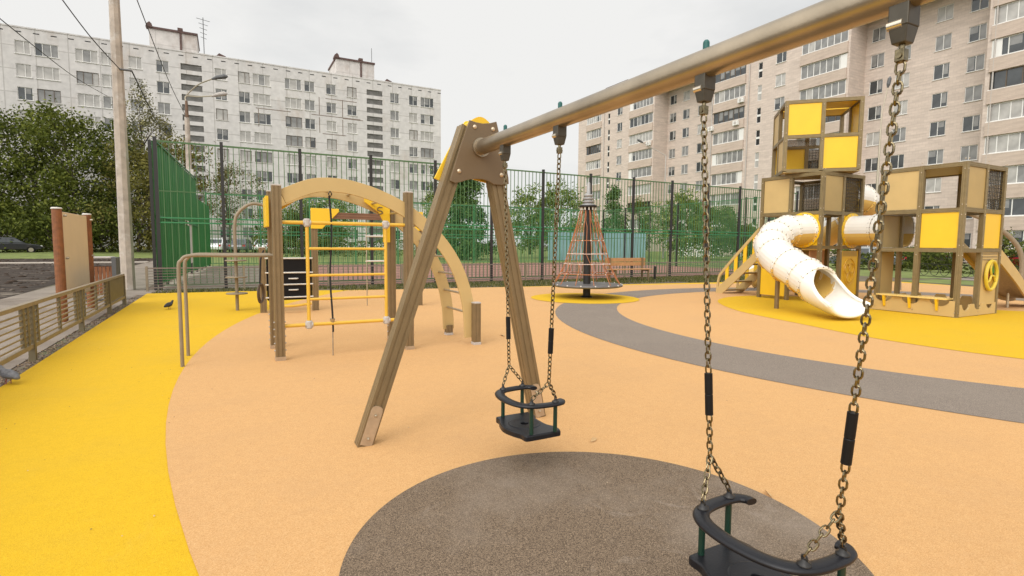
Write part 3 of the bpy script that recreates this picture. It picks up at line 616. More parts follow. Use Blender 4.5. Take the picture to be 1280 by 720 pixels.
# blue hoarding
b = MB(); pA, pB = dep(686, 306, 50), dep(806, 306, 52)
b.obox(((pA.x+pB.x)/2, (pA.y+pB.y)/2, 1.3), V((pB.x-pA.x, pB.y-pA.y, 0))/2, V((.04, -.04, 0)), (0, 0, 1.3), 0)
tag(b.build('hoarding', mat('turquoise_sheet', (.24, .37, .42), .6, 0, .2, .5)), 'turquoise blue sheet hoarding on the lawn behind the court', 'hoarding')

# ------------------------------------------------------------------ cars (all far away)
def make_car(label, col, x, y, z, rot):
    root = empty('parked_car', (0, 0, 0), label, 'car', 'cars parked by the houses')
    pm = mat('car_paint_'+label[:18], col, .3, .2, 0, coat=.6)
    P = [(-2.1, .35), (-2.15, .62), (-2.05, .86), (-1.35, .93), (.75, .93), (1.85, .78), (2.12, .62), (2.12, .36), (1.75, .30), (-1.7, .30)]
    b = MB(); b.prism(P, -.84, .84, lambda u, v, t: V((u, t, v))); b.build('body', pm, root, bevel=.07)
    b = MB(); C0 = [(-1.75, .92), (1.0, .92), (.25, 1.43), (-1.15, 1.45)]
    vs = [V((u, s*(.78 if v < 1 else .60), v)) for s in (-1, 1) for u, v in C0]
    b.add(vs, [(0, 1, 2, 3), (4, 7, 6, 5), (0, 4, 5, 1), (1, 5, 6, 2), (2, 6, 7, 3), (3, 7, 4, 0)]); b.build('cabin', pm, root, bevel=.05)
    for s in (-1, 1):
        b = MB()
        for a0, a1 in (((-1.45, .97), (-.35, .97)), ((-.28, .97), (.72, .97))):
            k = lambda u, v: V((u, s*(.785-(v-.92)*.35), v)); t0, t1 = a0[0]*.72-.05, a1[0]*.55-.12
            b.add([k(*a0), k(*a1), k(t1 if a1[0] > 0 else -.33, 1.36), k(t0 if a0[0] < -1 else -.27, 1.36)], [(0, 1, 2, 3)])
        b.build('side_window', M_GLASS, root)
    b = MB(); b.add([(.93, -.68, .98), (.93, .68, .98), (.36, .56, 1.37), (.36, -.56, 1.37)], [(0, 1, 2, 3)]); b.build('windscreen', M_GLASS, root)
    b = MB(); b.add([(-1.70, -.68, .98), (-1.70, .68, .98), (-1.28, .56, 1.37), (-1.28, -.56, 1.37)], [(0, 1, 2, 3)]); b.build('rear_window', M_GLASS, root)
    for wx in (-1.3, 1.32):
        for s in (-1, 1):
            b = MB(); b.cyl((wx, s*.68, .31), (wx, s*.86, .31), .31, 18); wl = b.build('wheel', M_BLACK, root)
            b = MB(); b.cyl((wx, s*.861, .31), (wx, s*.875, .31), .19, 12); b.build('rim', M_STEEL, wl)
    for s in (-1, 1):
        b = MB(); b.box(1.98, 2.135, s*.62-.15, s*.62+.15, .60, .72); b.build('headlight', M_FRW, root)
        b = MB(); b.box(-2.165, -2.02, s*.66-.12, s*.66+.12, .66, .84); b.build('tail_light', mat('red_lamp', (.35, .02, .02), .3), root)
    root.location = (x, y, z); root.rotation_euler = (0, 0, rot); return root
for label, col, px, D, rot, z in [
    ('black car parked under the trees at the far left edge of the photo', (.015, .016, .018), 14, 49, .25, .28),
    ('white car parked behind the green sheet wall, beside the first court post', (.75, .75, .74), 277, 55, 1.2, .35),
    ('grey car parked to the right of the white one behind the step pole', (.14, .145, .15), 303, 56, 1.3, .35),
    ('white car half hidden behind the brown climbing post', (.75, .75, .74), 331, 57, 1.35, .35),
    ('grey van-like car seen between the play tower and the near swing chain', (.22, .24, .25), 1083, 36, 1.9, -.02),
    ('dark blue car seen through the lower opening of the right play cube', (.02, .03, .07), 1150, 45, 1.7, -.02),
    ('bright red car at the right edge under the balconies', (.36, .015, .02), 1299, 29, 1.4, -.02)]:
    x, y = gxy(px, D); make_car(label, col, x, y, z, rot)

# ------------------------------------------------------------------ poles, lamps, wires
root = empty('utility_pole', (-2.62, 19.4, 0), 'tall pale concrete utility pole at the corner of the low railing', 'pole')
b = MB(); n = 10; b.tube([(-2.62+.0*i, 19.4, -.05+i*1.2) for i in range(n)], [.185-.0075*i for i in range(n)], 8); b.build('shaft', M_CONC, root)
PT = dep(158, 89, dep(158, 306, 1).dot(FWD)*0+1); d = ray(158, 89); PT = V((0, 0, CAMH))+d*(19.4/d.y)
b = MB(); b.cyl((PT.x-.14, PT.y-.12, PT.z), (PT.x+.14, PT.y-.12, PT.z), .03, 8); b.build('bracket', M_GREY, root)
# lamp with two heads
x, y = gxy(240, 30); root = empty('street_lamp', (x, y, 0), 'concrete street lamp with two drooping heads behind the green sheet wall', 'street lamp')
zt = dep(240, 150, 30).z
b = MB(); b.tube([(x, y, -.05), (x, y, zt*.5), (x, y, zt)], [.19, .15, .12], 8); b.build('pole', M_CONC, root)
b = MB(); b.cyl((x, y, zt), (x, y, zt+.9), .10, 8, r2=.06); b.build('sleeve', mat('rusty_sleeve', (.17, .10, .06), .7, 0, .3, 6), root)
CR = CAM_R @ V((1, 0, 0)); CR = V((CR.x, CR.y, 0)).normalized()
for k, (dx, dz, col) in enumerate(((1.55, 1.75, M_GREY), (1.5, .95, M_CAP))):
    a = V((x, y, zt+.8)); e = a+CR*dx+V((0, .5*k, dz-.8+.35)); b = MB(); b.tube(catmull([a, a+V((0, 0, .35)), a+CR*dx*.45+V((0, .2*k, (dz-.45)*.75)), e], 5), .035, 6); arm = b.build('arm', M_STEEL, root)
    b = MB(); b.tube([e-CR*.1-V((0, 0, .03)), e+CR*.2+V((0, 0, .06)), e+CR*.6+V((0, 0, .12)), e+CR*.75+V((0, 0, .12))], [.05, .11, .13, .05], 10); b.build('lamp_head', col, arm)
b = MB(); b.box(x-.22, x+.22, y-.32, y-.14, 5.9-1.1, 6.5-1.1); b.build('switch_box', M_PALE, root)
for (px, topy, D, hx, hy, lab) in ((1092, 146, 40, 1110, 108, 'thin grey street lamp with one raised head right of the play tower top'), (829, 196, 62, 803, 178, 'slim pale street lamp arm in front of the beige block, left of the near chain')):
    x, y = gxy(px, D); zt = dep(px, topy, D).z; root = empty('street_lamp', (x, y, 0), lab, 'street lamp')
    m = M_STEEL if px > 1000 else M_CAP
    b = MB(); b.tube([(x, y, 0), (x, y, zt*.6), (x, y, zt)], [.11, .09, .05], 8); b.build('pole', m, root)
    e = dep(hx, hy, D-1); b = MB(); a = V((x, y, zt)); b.tube(catmull([a, a*.6+e*.4, e], 4), .035, 6); arm = b.build('arm', m, root)
    dd = (e-a).normalized(); b = MB(); b.tube([e-dd*.1, e+dd*.15, e+dd*.55, e+dd*.7], [.05, .13, .13, .04], 8); b.build('lamp_head', M_GREY, arm)
def wire(label, pts, r=.013):
    b = MB(); b.tube(catmull(pts, 10), r, 5); tag(b.build('overhead_wire', M_IRON), label, 'wire', 'overhead wires')
def sag(a, c, s): m = (a+c)/2; m.z -= s; return [a, m, c]
LMP = dep(235, 150, 30)
wire('dark wire from the upper left sky down to the concrete pole', sag(dep(62, -22, 12), PT+V((-.14, -.12, 0)), .1))
wire('dark wire from the concrete pole down into the weeping birch', sag(PT+V((.14, -.12, 0)), dep(212, 168, 44), .5), .02)
wire('thin wire crossing the far left facade down to the pale pole', sag(dep(-24, 4, 12), dep(134, 120, 30), .2), .013)
wire('wire from the top of the sky right of the pole down to the street lamp', sag(dep(162, -24, 14), LMP, .3), .014)

# ------------------------------------------------------------------ ball court fences
def court_fence(name, label, group, x0, posts, Y, H, mb, mp, mr, railz, sp=.165):
    root = empty(name, (posts[0], Y, 0), label, 'fence', group)
    for i, X in enumerate(posts):
        q = MB(); q.box(X-.045, X+.045, Y-.045, Y+.045, -.03, H+.1); q.build('post', mp, root)
        if i == len(posts)-1: break
        X2 = posts[i+1]; q = MB(); n = max(2, round((X2-X)/sp))
        for k in range(1, n):
            u = X+(X2-X)*k/n; q.box(u-.010, u+.010, Y-.012, Y+.012, .1, H-.02, 0)
        for z, t, mi in railz: q.box(X+.045, X2-.045, Y-.02-.004*mi, Y+.02+.004*mi, z-t, z+t, mi)
        q.build('bar_panel', [mb, mr], root)
    return root
CP = [-1.76, -.05, 2.20, 4.50, 6.85, 9.15, 11.48, 13.85, 16.22, 18.55, 20.9, 23.2, 25.5, 27.8]
court_fence('court_fence', 'tall front fence of thin vertical bars between black posts along the ball court', None, 0, CP, 18.95, 4.36, M_FGREY, M_FPOST, M_FLIGHT, ((4.34, .025, 0), (2.12, .02, 1), (1.98, .02, 1), (.12, .02, 0), (2.9, .012, 0)))
court_fence('court_fence', 'far green bar fence on the back side of the ball court', None, 0, [-1.0+2.9*i for i in range(11)], 37, 4.3, M_FGREEN, M_FGREEN, M_FLIGHT, ((4.28, .03, 1), (2.1, .03, 1), (1.9, .03, 1), (.12, .02, 0)), .135)
def side_fence():
    root = empty('court_fence', (28, 19, 0), 'green bar fence closing the right end of the ball court', 'fence')
    for i in range(7):
        y = 19.6+i*2.8; q = MB(); q.box(27.955, 28.045, y-.045, y+.045, -.03, 4.4); q.build('post', M_FPOST, root)
        q = MB()
        if i < 6:
            for k in range(1, 16): q.box(27.99, 28.01, y+k*2.8/16-.01, y+k*2.8/16+.01, .1, 4.3)
            for z in (4.3, 2.0, .12): q.box(27.98, 28.02, y+.05, y+2.75, z-.02, z+.02)
            q.build('bar_panel', M_FGREEN, root)
side_fence()
# solid green side wall of corrugated sheets
root = empty('sheet_wall', (-1.85, 19, 0), 'solid green corrugated sheet wall at the left end of the ball court', 'wall')
wd = V((.056, 1, 0)).normalized(); wn = V((wd.y, -wd.x, 0)); W0 = V((-1.83, 19.05, 0))
def sheet_panel(s0, s1, z0, z1, m=M_SHEET, name='sheet'):
    q = MB(); n = int((s1-s0)/.11); vs = []
    for i in range(n+1):
        s = s0+(s1-s0)*i/n; o = .022*(1 if (i % 4) in (1, 2) else -1); p = W0+wd*s+wn*o; vs += [p+V((0, 0, z0)), p+V((0, 0, z1))]
    q.add(vs, [(2*i, 2*i+2, 2*i+3, 2*i+1) for i in range(n)]); return q.build(name, m, root)
for i in range(5):
    if i == 3: sheet_panel(i*2.2, i*2.2+2.17, 2.3, 4.36); sheet_panel(i*2.2, i*2.2+1.2, .15, 2.1); sheet_panel(i*2.2+1.25, i*2.2+2.1, .5, 2.25, M_PALE, 'pale_sheet')
    else: sheet_panel(i*2.2, i*2.2+2.17, .12, 4.36)
for i in range(3): sheet_panel(11.05+i*2.2, 11.05+i*2.2+2.17, .12, 3.5)
for i in range(9):
    p = W0+wd*(i*2.2)+wn*(-.07); q = MB(); q.box(p.x-.04, p.x+.04, p.y-.04, p.y+.04, -.03, 4.36 if i < 6 else 3.5); q.build('post', M_FPOST, root)
for z in (2.18, 4.38):
    q = MB(); q.beam(W0+wn*.05+V((0, 0, z)), W0+wd*11+wn*.05+V((0, 0, z)), .05, .04); q.build('rail', M_FLIGHT, root)

# ------------------------------------------------------------------ low railings
def low_rail_left():
    root = empty('low_railing', (-2.08, 8, 0), 'low taupe steel railing of horizontal slats along the left edge of the yellow paving', 'railing')
    X = -2.08; ends = [-4.0, -1.6, .85, 3.25, 5.85, 8.25, 10.7, 13.0, 14.75]
    for i in range(len(ends)-1):
        y0, y1 = ends[i], ends[i+1]
        q = MB()
        q.box(X-.03, X+.03, y0+.004, y1-.004, .635, .68); q.box(X-.022, X+.022, y0+.004, y1-.004, .13, .18)
        if i < len(ends)-2:
            for k in range(6): z = .225+k*.068; q.box(X-.009, X+.009, y0+.05, y1-.05, z-.009, z+.009)
        q.build('rail_panel', M_TAUPE, root)
        if i == len(ends)-2:
            q = MB(); q.box(X-.012, X+.012, y0+.05, y1-.05, .2, .62); q.build('solid_panel', M_OLIVE, root)
        else:
            ym = (y0+y1)/2
            for yy, wd_ in ((y1-.15, .03), (y1-.30, .035), (y0+.22, .03), (ym, .02)):
                q = MB(); q.box(X-.018, X+.018, yy-wd_, yy+wd_, .181, .634); q.build('upright', M_OLIVE, root)
    for y in ends:
        q = MB(); q.box(X-.032, X+.032, y-.035, y+.035, -.03, .634); q.build('post', M_OLIVE, root)
low_rail_left()
def low_rail_back():
    root = empty('low_railing', (-2, 18.55, 0), 'long low grey wire mesh railing along the back of the playground', 'railing')
    Y = 18.5; xs = [-2.05+2.5*i for i in range(13)]
    for i in range(len(xs)-1):
        x0, x1 = xs[i], xs[i+1]; q = MB(); q.box(x0+.03, x1-.03, Y-.02, Y+.02, .62, .66); q.box(x0+.03, x1-.03, Y-.018, Y+.018, .06, .10)
        if i == 0:
            for k in range(6): q.box(x0+.04, x1-.04, Y-.008, Y+.008, .15+k*.08, .166+k*.08)
        else:
            for k in range(5): q.box(x0+.04, x1-.04, Y-.006, Y+.006, .17+k*.09, .18+k*.09)
            for k in range(1, 16): u = x0+(x1-x0)*k/16; q.box(u-.006, u+.006, Y-.014, Y-.006, .10, .62)
        q.build('mesh_panel', mat('grey_brown_steel', (.20, .155, .125), .55, .1, .1, 8), root)
    for x in xs:
        q = MB(); q.box(x-.03, x+.03, Y-.03, Y+.03, -.03, .70); q.build('post', M_TAUPE, root)
low_rail_back()
def low_rail_right():
    root = empty('low_railing', (30, 13, 0), 'low dark ornamental railing seen through the right play cube', 'railing')
    X = 28.6
    for i in range(9):
        y0 = -6+i*2.4; q = MB(); q.box(X-.025, X+.025, y0-.025, y0+.025, -.03, .75); q.build('post', M_IRON, root)
        if i < 8:
            q = MB(); q.box(X-.015, X+.015, y0+.03, y0+2.37, .66, .69); q.box(X-.015, X+.015, y0+.03, y0+2.37, .10, .13)
            for k in range(6):
                c = y0+.2+k*.4; q.tube([(X, c+.17*cos(a*pi/6), .39+.24*sin(a*pi/6)) for a in range(12)], .012, 5, 0, True)
            q.build('scroll_panel', M_IRON, root)
low_rail_right()

# ------------------------------------------------------------------ board and bin at the left
root = empty('notice_board', (-2.6, 13.2, 0), 'blank cream notice board between two round orange brown wooden posts', 'notice board')
for y in (12.05, 14.35):
    b = MB(); b.tube([(-2.6, y, -.03), (-2.6, y, 1.0), (-2.6, y, 1.96)], [.078, .076, .074], 16); p = b.build('post', M_WOOD, root)
    b = MB(); b.lathe((-2.6, y, 1.96), [(.082, 0), (.084, .012), (.07, .028), (0, .034)], 16); b.build('cap', M_PALE, p)
    for z in (1.85, 1.1):
        b = MB(); b.cyl((-2.6+.07, y+(.1 if y < 13 else -.1), z), (-2.6+.115, y+(.1 if y < 13 else -.1), z), .02, 10); b.build('bolt', M_STEEL, p)
b = MB(); b.box(-2.615, -2.59, 12.13, 14.27, .34, 1.93); b.build('panel', mat('board_cream', (.70, .54, .35), .55, 0, .05, 2), root, bevel=.008)
root = empty('litter_bin', (-2.7, 16.2, 0), 'low litter bin of brown wooden slats with grey side plates behind the railing', 'bin')
for k in range(14):
    b = MB(); yy = 15.9 if k < 7 else 16.35; x = -2.94+.075*(k % 7); b.box(x, x+.062, yy, yy+.025, .12, .80); b.build('slat', M_WOOD, root, bevel=.004)
for x in (-3.02, -2.42):
    b = MB(); b.box(x-.03, x+.06, 15.85, 16.42, -.03, 1.02); b.build('side_plate', M_GREY, root, bevel=.006)
b = MB(); b.box(-2.955, -2.455, 15.84, 16.43, 1.0, 1.035); b.build('lid', M_CAP, root, bevel=.006)

# ------------------------------------------------------------------ pigeons
def pigeon(label, x, y, rot, tone, s=1.0, peck=False):
    root = empty('pigeon', (0, 0, 0), label, 'bird', 'pigeons on the yellow paving')
    b = MB(); hd = (.105, .105) if peck else (.115, .20)
    pts = [(-.17, 0, .075), (-.12, 0, .09), (-.06, 0, .108), (.0, 0, .115), (.05, 0, .12), (.085, 0, .145), (hd[0], 0, hd[1]-.02), (hd[0]+.012, 0, hd[1]), (hd[0]+.03, 0, hd[1]-.004), (hd[0]+.048, 0, hd[1]-.012)]
    b.tube(pts, [.022, .034, .052, .062, .055, .036, .025, .024, .014, .003], 12); b.build('body', mat('feather_'+tone, {'dark': (.028, .026, .028), 'grey': (.17, .17, .18)}[tone], .6, 0, .4, 30), root, sub=1)
    for sgn in (-1, 1):
        b = MB(); b.tube([(.04, sgn*.050, .125), (0, sgn*.058, .118), (-.07, sgn*.048, .10), (-.14, sgn*.022, .085)], [.012, .028, .024, .006], 8); b.build('wing', mat('wing_'+tone, {'dark': (.02, .018, .02), 'grey': (.10, .10, .11)}[tone], .6), root, sub=1)
        b = MB(); b.tube([(.0, sgn*.022, .07), (.005, sgn*.024, .03), (.0, sgn*.024, .004), (.035, sgn*.026, .004)], [.008, .005, .005, .004], 6); b.build('leg', mat('pigeon_leg', (.25, .07, .06), .6), root)
    root.location = (x, y, 0); root.rotation_euler = (0, 0, rot); root.scale = (s, s, s)
pigeon('small dark pigeon standing on the yellow paving left of the parallel bars', -1.1, 13.2, 1.0, 'dark', .85)
pigeon('grey pigeon at the left edge of the photo beside the low railing', -1.93, 6.88, 2.4, 'grey', .85)
# ------------------------------------------------------------------ swing frame
BX, BZ = 1.66, 2.105
def swing_frame():
    root = empty('swing_frame', (BX, 3.7, 0), 'bronze brown A-frame swing with a thick round crossbeam in the foreground', 'swing frame')
    b = MB(); b.cyl((BX, 3.68, BZ), (BX, -.83, BZ), .054, 32); b.build('crossbeam', M_BEAM, root)
    for YC, sg in ((3.705, -1), (-.80, 1)):
        YFr = YC+sg*.058                     # face that carries the front plate (towards the seats)
        L0, L1 = V((.80, YC, -.01)), V((1.577, YC, 2.25)); Q0, Q1 = V((2.215, YC, -.01)), V((1.735, YC, 2.26))
        for a, c in ((L0, L1), (Q0, Q1)):
            b = MB(); b.post(a, c, .105, .105, (1, 0, 0)); lg = b.build('leg', M_BROWN, root)
            t = (c-a).normalized(); sd = t.cross(V((0, 1, 0))).normalized(); o = V((0, sg*.0575, 0))
            q = MB(); p0 = a+t*.02+o; p1 = a+t*.30+o
            P = [(-.041, 0), (.041, 0), (.041, .245), (.034, .27), (.018, .28), (-.018, .28), (-.034, .27), (-.041, .245)]
            q.prism(P, 0, .006, lambda u, v, k: a+t*(v+.02)+sd*u+V((0, sg*(.053+k), 0)))
            pl = q.build('foot_plate', mat('bare_foot_plate', (.48, .36, .24), .45, .4, .15, 20), lg)
            q = MB()
            for v in (.07, .235): q.lathe((0, 0, 0), [(.0, 0)], 3); c0 = a+t*v+V((0, sg*.059, 0)); q.cyl(c0, c0+V((0, sg*.008, 0)), .011, 10); q.sph(c0+V((0, sg*.008, 0)), .008, 0, 8)
            q.build('bolt', M_STEEL, lg)
        fy = lambda px, py: (lambda p: (p.x, p.z))(onY(px, py, 3.63))
        poly = [fy(587, 150), fy(594, 152.5), fy(603, 154.5), fy(612, 154), fy(620.5, 152), fy(627, 180), fy(635.5, 222), fy(636, 230), fy(626, 231.5), fy(617, 230.5), fy(612, 227), fy(604, 224.2), fy(595, 223.6), fy(585, 224.6), fy(576, 227.5), fy(569, 229), fy(563, 226), fy(564, 220), fy(575, 184)]
        q = MB(); q.prism(poly, YC+sg*.062, YC+sg*.078, lambda u, v, t: V((u, t, v))); q.build('gusset_plate', M_BRDK, root, bevel=.003)
        back = [(u+(.0 if v < 2.2 else 0), v+.0) for u, v in poly]; cx = sum(u for u, v in poly)/len(poly)
        back = [(cx+(u-cx)*1.10, v) for u, v in poly if not (v > 2.24)]; top = [(1.565, 2.27), (1.60, 2.315), (1.665, 2.325), (1.73, 2.31), (1.775, 2.26)]
        bp = top+[(1.86, 2.05), (1.90, 1.86), (1.86, 1.855), (1.62, 1.90), (1.40, 1.865), (1.355, 1.88), (1.46, 2.08)]
        q = MB(); q.prism(bp, YC-sg*.062, YC-sg*.080, lambda u, v, t: V((u, t, v))); q.build('gusset_plate', M_YEL, root, bevel=.003)
        q = MB(); n = 10; cap = [(1.572+.19*i/n, 2.275+.055*sin(pi*i/n)) for i in range(n+1)]; low = [(u, v-.045) for u, v in cap]
        q.strip(cap, low, YC-.06, YC+.06, lambda u, v, t: V((u, t, v))); q.build('top_cap', M_YEL, root)
        q = MB()
        for px, py in ((593.3, 158.7), (616, 161.7), (573.7, 214), (626.5, 218.8)):
            u, v = fy(px, py); q.sph((u, YC+sg*.079, v), .0165, 0, 12, (1, .65, 1))
        q.build('dome_bolt', mat('dome_bolt', (.62, .50, .36), .35, .6), root)
        q = MB(); q.cyl((BX, YC+sg*.078, BZ), (BX, YC+sg*.10, BZ), .068, 28); q.build('collar', M_BEAM, root, bevel=.004)
    for y in (3.235, 2.57, 1.54, .845):
        q = MB(); z = BZ-.052
        q.prism([(-.030, -.026), (.030, -.026), (.030, .026), (-.030, .026)], z+.01, z-.052, lambda u, v, t: V((BX+u, y+v, t)))
        P0 = [(-.030, -.024), (.030, -.024), (.030, .024), (-.030, .024)]; P1 = [(-.021, -.018), (.021, -.018), (.021, .018), (-.021, .018)]
        q.add([V((BX+u, y+v, z-.0525)) for u, v in P0]+[V((BX+u, y+v, z-.095)) for u, v in P1], [(0, 1, 5, 4), (1, 2, 6, 5), (2, 3, 7, 6), (3, 0, 4, 7), (4, 5, 6, 7)])
        h = q.build('hanger', mat('hanger_steel', (.085, .075, .058), .45, .5, .15, 40), root, bevel=.003)
        q = MB(); q.cyl((BX-.024, y-.012, z-.045), (BX-.024, y+.0262, z-.045), .0125, 16); q.build('pin', mat('pin_steel', (.72, .64, .52), .25, .9), h)
        q = MB(); q.cyl((BX, y, z-.095), (BX, y, z-.108), .008, 10); q.box(BX-.013, BX+.013, y-.012, y+.012, z-.142, z-.108); q.cyl((BX-.017, y, z-.126), (BX+.017, y, z-.126), .008, 10); q.build('swivel', M_CHAIN, h, bevel=.002)
        q = MB(); q.cyl((BX, y, BZ+.048), (BX, y, BZ+.078), .0125, 12); q.sph((BX, y, BZ+.078), .0125, 0, 10); q.build('bolt_cap', M_TEAL, h)
swing_frame()

def chain(b, pts, pitch=.0275, wire=.0037, hw=.0105):
    """welded links along a polyline, each turned a quarter against the last"""
    pts = [V(p) for p in pts]; k = 0
    for a, c in zip(pts[:-1], pts[1:]):
        L = (c-a).length; n = max(1, round(L/pitch)); t = (c-a).normalized(); x = V((1, .25, 0)); x = (x-t*x.dot(t)).normalized(); y = t.cross(x); l = L/n
        for i in range(n):
            ce = a+t*(l*(i+.5)); s = x if k % 2 else y; k += 1; hl = l*.5+wire*1.05; st = hl-hw; P = []
            for j in range(5): an = -pi/2+pi*j/4; P.append(ce+t*(st+hw*cos(an))+s*(hw*sin(an)))
            for j in range(5): an = pi/2+pi*j/4; P.append(ce+t*(-st+hw*cos(an))+s*(hw*sin(an)))
            b.tube(P, wire, 6, 0, True)

def child_swing(label, cx, cy, zr, zb, ytop, zgrip, zj, k):
    root = empty('toddler_swing', (cx, cy, zb), label, 'swing seat', 'toddler swing seats hanging from the crossbeam')
    hy = .205; xo, xi = cx-.085*k, cx+.085*k
    # bowed rail: round the front (-X), open at the back; ends curl in
    half = [(cx+.105, .120), (cx+.135, .150), (cx+.142, .205), (cx+.12, .222), (cx+.06, .230), (cx-.04, .222), (cx-.10, .198), (cx-.14, .152), (cx-.162, .085), (cx-.17, .0)]
    half[0:2] = [(cx+.15, .17), (cx+.152, .19)]
    P = [V((cx+(x-cx)*k, cy+y*k, zr)) for x, y in half]+[V((cx+(x-cx)*k, cy-y*k, zr)) for x, y in half[-2::-1]]
    P = catmull(P, 5); b = MB(); N = len(P)
    vs = []
    for i in range(N):
        t = (P[min(i+1, N-1)]-P[max(i-1, 0)]).normalized(); s = V((t.y, -t.x, 0)); wv = .025+.007*sin(pi*i/(N-1))
        for kk in range(12):
            a = 2*pi*kk/12; vs.append(P[i]+s*wv*math.copysign(abs(cos(a))**.8, cos(a))+V((0, 0, .013*math.copysign(abs(sin(a))**.8, sin(a)))))
    b.add(vs, [(i*12+q, i*12+(q+1) % 12, (i+1)*12+(q+1) % 12, (i+1)*12+q) for i in range(N-1) for q in range(12)], 0, True)
    b.add(vs, [tuple(range(12))[::-1], tuple(range((N-1)*12, N*12))]); b.build('guard_rail', M_BLACKS, root)
    # seat board: wings at the ends, bulge in the middle, raised disc with a hole
    out = [(-.135, .215), (-.10, .228), (.10, .228), (.135, .215), (.145, .15), (.115, .08), (.11, 0), (.115, -.08), (.145, -.15), (.135, -.215), (.10, -.228), (-.10, -.228), (-.135, -.215), (-.14, -.16), (-.165, -.10), (-.185, 0), (-.165, .10), (-.14, .16)]
    oc = catmull([V((x*k, y*k, 0)) for x, y in out], 4, True); n = len(oc); c0 = V((-.02, 0, 0)); zb1, zb0 = zb+.018, zb-.018; vs = []; hr = .026
    for q, z in ((1, zb0), (1.0, zb1-.006), (.97, zb1), (.60, zb1+.001), (.585, zb1+.005), (.32, zb1+.003), (0, zb1+.003)):
        for i, p in enumerate(oc):
            a = math.atan2(p.y, p.x-c0.x); h = c0+V((cos(a), sin(a), 0))*hr
            e = c0+V((cos(a), sin(a), 0))*.105
            pp = p if q == 1 else (c0+(p-c0)*q if q == .97 else (e if q == .60 else (c0+(e-c0)*.95 if q == .585 else (c0+(e-c0)*.55 if q == .32 else h))))
            vs.append(V((cx+pp.x, cy+pp.y, z)))
    vs += [V((v.x, v.y, zb0)) for v in vs[-n:]]
    b = MB(); b.add(vs, [(j*n+i, j*n+(i+1) % n, (j+1)*n+(i+1) % n, (j+1)*n+i) for j in range(7) for i in range(n)]+[(7*n+i, 7*n+(i+1) % n, (i+1) % n, i) for i in range(n)], 0, False)
    b.build('seat', M_BLACKS, root, merge=True, bevel=.004)
    at4 = [(xo, cy+.205*k), (xi, cy+.226*k), (xo, cy-.205*k), (xi, cy-.226*k)]
    for x, y in at4:
        b = MB(); b.cyl((x, y, zb+.017), (x, y, zr-.012), .0125, 14); b.build('upright', M_GREENP, root)
        b = MB(); b.lathe((x, y, zr+.012), [(.022, 0), (.022, .005), (.012, .010), (.009, .018), (0, .020)], 14); b.tube([V((x, y+.009*cos(a*pi/5), zr+.034+.010*sin(a*pi/5))) for a in range(10)], .004, 6, 0, True); b.build('eye_bolt', mat('eye_bolt', (.03, .028, .027), .45, .3), root)
    for s, yt in ((1, ytop[0]), (-1, ytop[1])):
        j = V((cx, cy+s*.205+s*.05, zj)); top = V((BX, yt, BZ-.195)); d = (top-j).normalized()
        g0 = j+d*(zgrip[0]-zj)/d.z; g1 = j+d*(zgrip[1]-zj)/d.z
        b = MB(); chain(b, [top, g1]); chain(b, [g0, j])
        chain(b, [j, V((xo, cy+s*.205*k, zr+.042))]); chain(b, [j, V((xi, cy+s*.226*k, zr+.042))]); b.build('chain', M_CHAIN, root)
        b = MB(); m = (g0+g1)/2
        b.tube([g0, g0+(m-g0)*.96, m-d*.003, m, m+d*.003, m+(g1-m)*.04, g1], [.0155, .0155, .0155, .0135, .0155, .0155, .0155], 18); b.build('hand_grip', M_BLACK, root)
child_swing('black toddler swing seat with guard rail hanging farther off beside the brown leg', 1.665, 2.91, .435, .245, (3.235, 2.57), (.765, .915), .585, .92)
child_swing('black toddler swing seat nearest the camera, cut by the bottom edge of the photo', 1.67, 1.20, .385, .195, (1.54, .845), (.735, .90), .57, 1.0)

